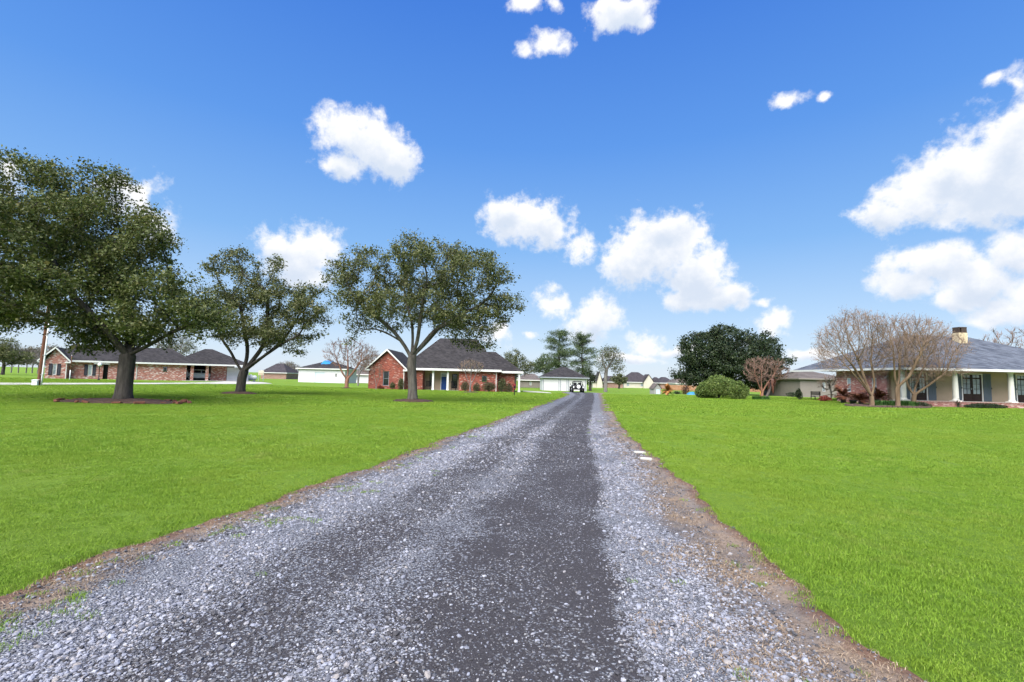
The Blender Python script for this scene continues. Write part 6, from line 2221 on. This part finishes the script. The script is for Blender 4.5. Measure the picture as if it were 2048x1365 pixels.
# blue tarp heap
p = foot(1384, 73.0)
t = MB(); nx, ny = 12, 8
for i in range(nx):
    for j in range(ny):
        u_, v_ = i / (nx - 1) * 2 - 1, j / (ny - 1) * 2 - 1
        e = max(0, 1 - u_ * u_) * max(0, 1 - v_ * v_)
        t.v.append((u_ * 0.75, v_ * 0.5, 0.42 * e ** 0.5 + 0.03 * math.sin(7 * u_ + 5 * v_) - 0.03))
for i in range(nx - 1):
    for j in range(ny - 1):
        t.f.append((i * ny + j, (i + 1) * ny + j, (i + 1) * ny + j + 1, i * ny + j + 1))
t = t.build('tarp_heap', M['tarp_blue'], None, True); t.location = p
tag(t, 'low heap under a blue tarp left of the large rounded shrub', 'tarp')
# low dark heap next to it
p = foot(1354, 74.0)
shrub('low_bush', 1354, 74.0, 1.3, 0.5, 'low dark bush between the straw-orange yucca and the blue tarp', 151, M['leaf_dark'], 0.09, 700, 0.8, 5)
shrub('low_bush', 1584, 66.0, 1.6, 0.75, 'low dark bush by the brown fence, left of the tan house', 152, M['leaf_dark'], 0.09, 900, 1.0, 5)


# fences: posts, rails, and each board
def board_fence(pxa, Da, pxb, Db, h, label):
    a, b = foot(pxa, Da), foot(pxb, Db)
    d_ = b - a; L_ = math.hypot(d_.x, d_.y)
    t = empty('board_fence', a, math.atan2(d_.y, d_.x))
    n_ = int(L_ / 0.30)
    t_ = MB().box(0.004, 0.290, 0, 0.02, 0.03, h)
    me = bpy.data.meshes.new('board'); me.from_pydata(t_.v, [], t_.f); me.materials.append(M['fence_wood'])
    for i in range(n_):
        x = i * 0.30
        o = bpy.data.objects.new('board', me); o.parent = t; col.objects.link(o)
        q = a + d_ * (x / L_)
        o.location = (x, random.uniform(-0.006, 0.006), gz(q.x, q.y) - a.z); o.scale = (1, 1, random.uniform(0.97, 1.02))
    for z in (0.3, h - 0.3):
        mb = MB()
        for i in range(0, n_ - 8, 8):
            q = a + d_ * ((i + 4) * 0.3 / L_)
            zz = gz(q.x, q.y) - a.z + z
            mb.box(i * 0.3, (i + 8) * 0.3, 0.03, 0.07, zz, zz + 0.09)
        mb.build('rail', M['fence_wood'], t)
    me2 = None
    for i in range(0, n_, 8):
        q = a + d_ * (i * 0.3 / L_)
        if me2 is None:
            t_ = MB().box(-0.05, 0.05, 0.075, 0.17, -0.3, h - 0.05)
            me2 = bpy.data.meshes.new('post'); me2.from_pydata(t_.v, [], t_.f); me2.materials.append(M['fence_wood'])
        o = bpy.data.objects.new('post', me2); o.parent = t; col.objects.link(o); o.location = (i * 0.3, 0, gz(q.x, q.y) - a.z)
    tag(t, label, 'fence')
    return t


board_fence(1338, 122.0, 1404, 118.0, 1.35, 'brown board fence left of the dark evergreen, behind the blue tarp')
board_fence(1500, 116.0, 1602, 108.0, 1.3, 'brown board fence right of the dark evergreen, behind the rosy crape myrtle')
# slim yellow post
p = foot(1521, 55.5)
t = tag(empty('yellow_post', p), 'slim faded yellow post beside the rosy crape myrtle', 'post')
MB().tube([(0, 0, -0.1), (0, 0, 0.95)], 0.05, 8).build('shaft', M['yellow'], t, True)
MB().lathe([(0.06, 0.95), (0.065, 0.98), (0.03, 1.02)], 10).build('cap', M['yellow'], t, True)
# garden bench near the tan house
p = foot(1636, 52.0)
t = tag(empty('garden_bench', p, R(15)), 'low dark garden bench left of the scorched red plants', 'bench')
for i in range(3):
    MB().bbox(-0.65, 0.65, -0.22 + i * 0.15, -0.09 + i * 0.15, 0.40, 0.435, 0.006).build('seat_slat', M['black'], t)
for i in range(3):
    MB().box(-0.65, 0.65, 0.25, 0.28, 0.52 + i * 0.13, 0.62 + i * 0.13).build('back_slat', M['black'], t)
for x in (-0.58, 0.58):
    MB().box(x - 0.03, x + 0.03, -0.22, -0.16, -0.05, 0.398).build('leg', M['black'], t)
    MB().box(x - 0.03, x + 0.03, 0.281, 0.33, -0.05, 0.9).build('leg', M['black'], t)
    MB().box(x - 0.03, x + 0.03, -0.16, 0.281, 0.34, 0.398).build('brace', M['black'], t)
# two pale slabs in the right shoulder
for (px, py, w, d_, rz, lb) in ((1279, 903, 0.26, 0.13, 0.1, 'pale flat slab in the right shoulder, the farther of two'), (1292, 916, 0.24, 0.12, -0.15, 'pale flat slab in the right shoulder, the nearer of two')):
    p = ground_px(px, py)
    mb = MB().bbox(-w / 2, w / 2, -d_ / 2, d_ / 2, -0.06, 0.05, 0.012)
    o = mb.build('flat_slab', M['concrete'])
    o.location = (p.x, p.y, float(road_z(np.array([p.x]), np.array([p.y]))[0]) - 0.008); o.rotation_euler = (0.05, 0.03, rz)
    tag(o, lb, 'slab', 'pale slabs in the shoulder')


# ------------------------------------------------------------------ vehicles
def wheel(parent, x, y, r, w, name='wheel'):
    t = MB()
    t.v, t.f = [], []
    prof_ = [(-w / 2, r * 0.62), (-w / 2, r * 0.92), (-w * 0.32, r), (w * 0.32, r), (w / 2, r * 0.92), (w / 2, r * 0.62)]
    n_ = 24
    for (yy_, rr_) in prof_:
        for k_ in range(n_):
            a = 2 * PI * k_ / n_
            t.v.append((x + rr_ * math.cos(a), y + yy_, r + rr_ * math.sin(a)))
    for i in range(len(prof_) - 1):
        for k_ in range(n_):
            j = (k_ + 1) % n_
            t.f.append((i * n_ + k_, i * n_ + j, (i + 1) * n_ + j, (i + 1) * n_ + k_))
    o = t.build(name, M['rubber'], parent, True)
    rim = MB().tube([(x, y - w * 0.42, r), (x, y + w * 0.42, r)], r * 0.62, 20)
    sgn = -1 if y < 0 else 1
    for k_ in range(5):
        a = 2 * PI * k_ / 5
        rim.tube([(x, y + sgn * w * 0.45, r), (x + r * 0.56 * math.cos(a), y + sgn * w * 0.45, r + r * 0.56 * math.sin(a))], 0.03, 5)
    rim.build('rim', M['chrome'], o)
    return o


def loft(sections, mat, name, parent, smooth=True):
    """body skin through closed cross-sections given as (x, [(y, z), ...])"""
    mb = MB()
    n_ = len(sections[0][1])
    for x, sec in sections:
        mb.v += [(x, y, z) for y, z in sec]
    for i in range(len(sections) - 1):
        for k_ in range(n_):
            j = (k_ + 1) % n_
            mb.f.append((i * n_ + k_, i * n_ + j, (i + 1) * n_ + j, (i + 1) * n_ + k_))
    mb.f.append(tuple(range(n_ - 1, -1, -1))); mb.f.append(tuple((len(sections) - 1) * n_ + k_ for k_ in range(n_)))
    return mb.build(name, mat, parent, smooth)


def sec(hw, z0, z1, top=None, tz=None):
    b = 0.06
    if top is None:
        return [(-hw + b, z0), (hw - b, z0), (hw, z0 + b), (hw, z1 - b), (hw - b, z1), (-hw + b, z1), (-hw, z1 - b), (-hw, z0 + b)]
    return [(-hw + b, z0), (hw - b, z0), (hw, z0 + b), (hw, z1), (top, tz), (-top, tz), (-hw, z1), (-hw, z0 + b)]


# white sport utility car in the carport, seen from its side
cq = place(LH, (U(383.5) + U(414)) / 2 + 0.25, my + 3.1, 0.03)
t = tag(empty('parked_car', cq, LH.rotation_euler.z), 'white sport utility car parked in the carport of the mottled brick house', 'car')
S_ = [(-2.3, sec(0.80, 0.42, 0.98)), (-2.22, sec(0.88, 0.32, 1.08)), (-1.2, sec(0.92, 0.30, 1.10)), (1.1, sec(0.92, 0.30, 1.08)), (2.1, sec(0.88, 0.34, 0.98)), (2.3, sec(0.76, 0.42, 0.84))]
body = loft(S_, M['car_white'], 'body', t)
C_ = [(-2.15, sec(0.80, 1.05, 1.12, 0.72, 1.20)), (-1.85, sec(0.82, 1.05, 1.12, 0.64, 1.62)), (-0.4, sec(0.84, 1.05, 1.12, 0.66, 1.70)), (0.4, sec(0.84, 1.05, 1.12, 0.64, 1.64)), (1.15, sec(0.80, 1.03, 1.06, 0.70, 1.10))]
cab = loft(C_, M['car_white'], 'cabin', t)
for sg in (-1, 1):
    for (xa, xb, xa2, xb2) in ((-1.72, -0.98, -1.66, -0.98), (-0.90, -0.02, -0.90, -0.02), (0.06, 0.86, 0.06, 0.40)):
        yb_, yt_ = sg * 0.848, sg * 0.725
        q_ = [(xa, yb_, 1.14), (xb, yb_, 1.14), (xb2, yt_, 1.54), (xa2, yt_, 1.54)]
        MB().prism(q_ if sg < 0 else q_[::-1], (0, sg * 0.012, 0)).build('side_window', M['glass'], t)
    for x in (-1.4, 1.35):
        wheel(t, x, sg * 0.80, 0.36, 0.24)
    MB().bbox(0.72, 0.9, min(sg * 0.93, sg * 1.06), max(sg * 0.93, sg * 1.06), 1.06, 1.2, 0.02).build('mirror', M['car_white'], t)
    MB().bbox(2.16, 2.27, min(sg * 0.5, sg * 0.78), max(sg * 0.5, sg * 0.78), 0.72, 0.88, 0.02).build('headlight', M['glass_pale'], t)
    MB().bbox(-2.31, -2.2, min(sg * 0.62, sg * 0.85), max(sg * 0.62, sg * 0.85), 0.85, 1.08, 0.02).build('tail_light', M['tail_red'], t)
MB().box(-1.9, 1.9, -0.90, 0.90, 0.24, 0.36).build('sill_trim', M['black'], t)

# open black off-roader before the garage, seen from behind
p = foot(1153.5, 74.0)
t = tag(empty('off_road_car', p, R(90)), 'black open-topped off-road car with white spare wheel cover before the garage', 'car')
# local +x points away from the camera (forward), so the tail faces the viewer
loft([(-1.75, sec(0.78, 0.52, 1.02)), (-1.70, sec(0.82, 0.48, 1.06)), (0.35, sec(0.82, 0.48, 1.06)), (0.55, sec(0.72, 0.50, 1.08)), (1.75, sec(0.60, 0.52, 1.02)), (1.85, sec(0.56, 0.55, 0.95))], M['black'], 'body', t)
MB().bbox(-1.9, -1.72, -0.80, 0.80, 0.42, 0.56, 0.02).build('rear_bumper', M['black'], t)
for sg in (-1, 1):
    for x in (-1.15, 1.25):
        wheel(t, x, sg * 0.80, 0.40, 0.30)
        MB().bbox(x - 0.5, x + 0.5, min(sg * 0.62, sg * 1.0), max(sg * 0.62, sg * 1.0), 0.84, 0.90, 0.02).build('fender', M['black'], t)
    MB().bbox(-1.78, -1.74, min(sg * 0.62, sg * 0.78), max(sg * 0.62, sg * 0.78), 0.66, 0.92, 0.01).build('tail_light', M['metal_white'], t)
    MB().tube([(-1.55, sg * 0.66, 1.0), (-1.35, sg * 0.60, 1.62), (-0.2, sg * 0.58, 1.66), (0.35, sg * 0.66, 1.06)], 0.035, 7).build('roll_bar', M['black'], t, True)
    MB().bbox(0.32, 0.45, min(sg * 0.84, sg * 1.02), max(sg * 0.84, sg * 1.02), 1.12, 1.28, 0.015).build('mirror', M['black'], t)
    MB().bbox(-0.65, -0.2, sg * 0.36 - 0.24, sg * 0.36 + 0.24, 1.0, 1.45, 0.04).build('seat', M['black'], t)
MB().tube([(-1.35, -0.60, 1.62), (-1.35, 0.60, 1.62)], 0.035, 7).tube([(-0.2, -0.58, 1.66), (-0.2, 0.58, 1.66)], 0.035, 7).build('roll_bar', M['black'], t, True)
w = MB().box(0.42, 0.46, -0.66, -0.60, 1.06, 1.62).box(0.42, 0.46, 0.60, 0.66, 1.06, 1.62).box(0.42, 0.46, -0.60, 0.60, 1.57, 1.62).build('windscreen_frame', M['black'], t)
MB().box(0.435, 0.445, -0.6, 0.6, 1.07, 1.57).build('pane', M['clear'], w)
sp_ = MB().tube([(-1.76, 0, 0.88), (-1.98, 0, 0.88)], 0.36, 24).build('spare_wheel', M['rubber'], t)
MB().tube([(-1.981, 0, 0.88), (-2.0, 0, 0.88)], 0.27, 24).build('wheel_cover', M['metal_white'], sp_)
MB().box(-2.006, -2.001, -0.08, 0.08, 0.93, 0.97).prism([(-2.006, -0.08, 0.93), (-2.006, -0.035, 0.93), (-2.006, 0.03, 0.76), (-2.006, -0.015, 0.76)], (0.005, 0, 0)).build('emblem', M['black'], sp_)
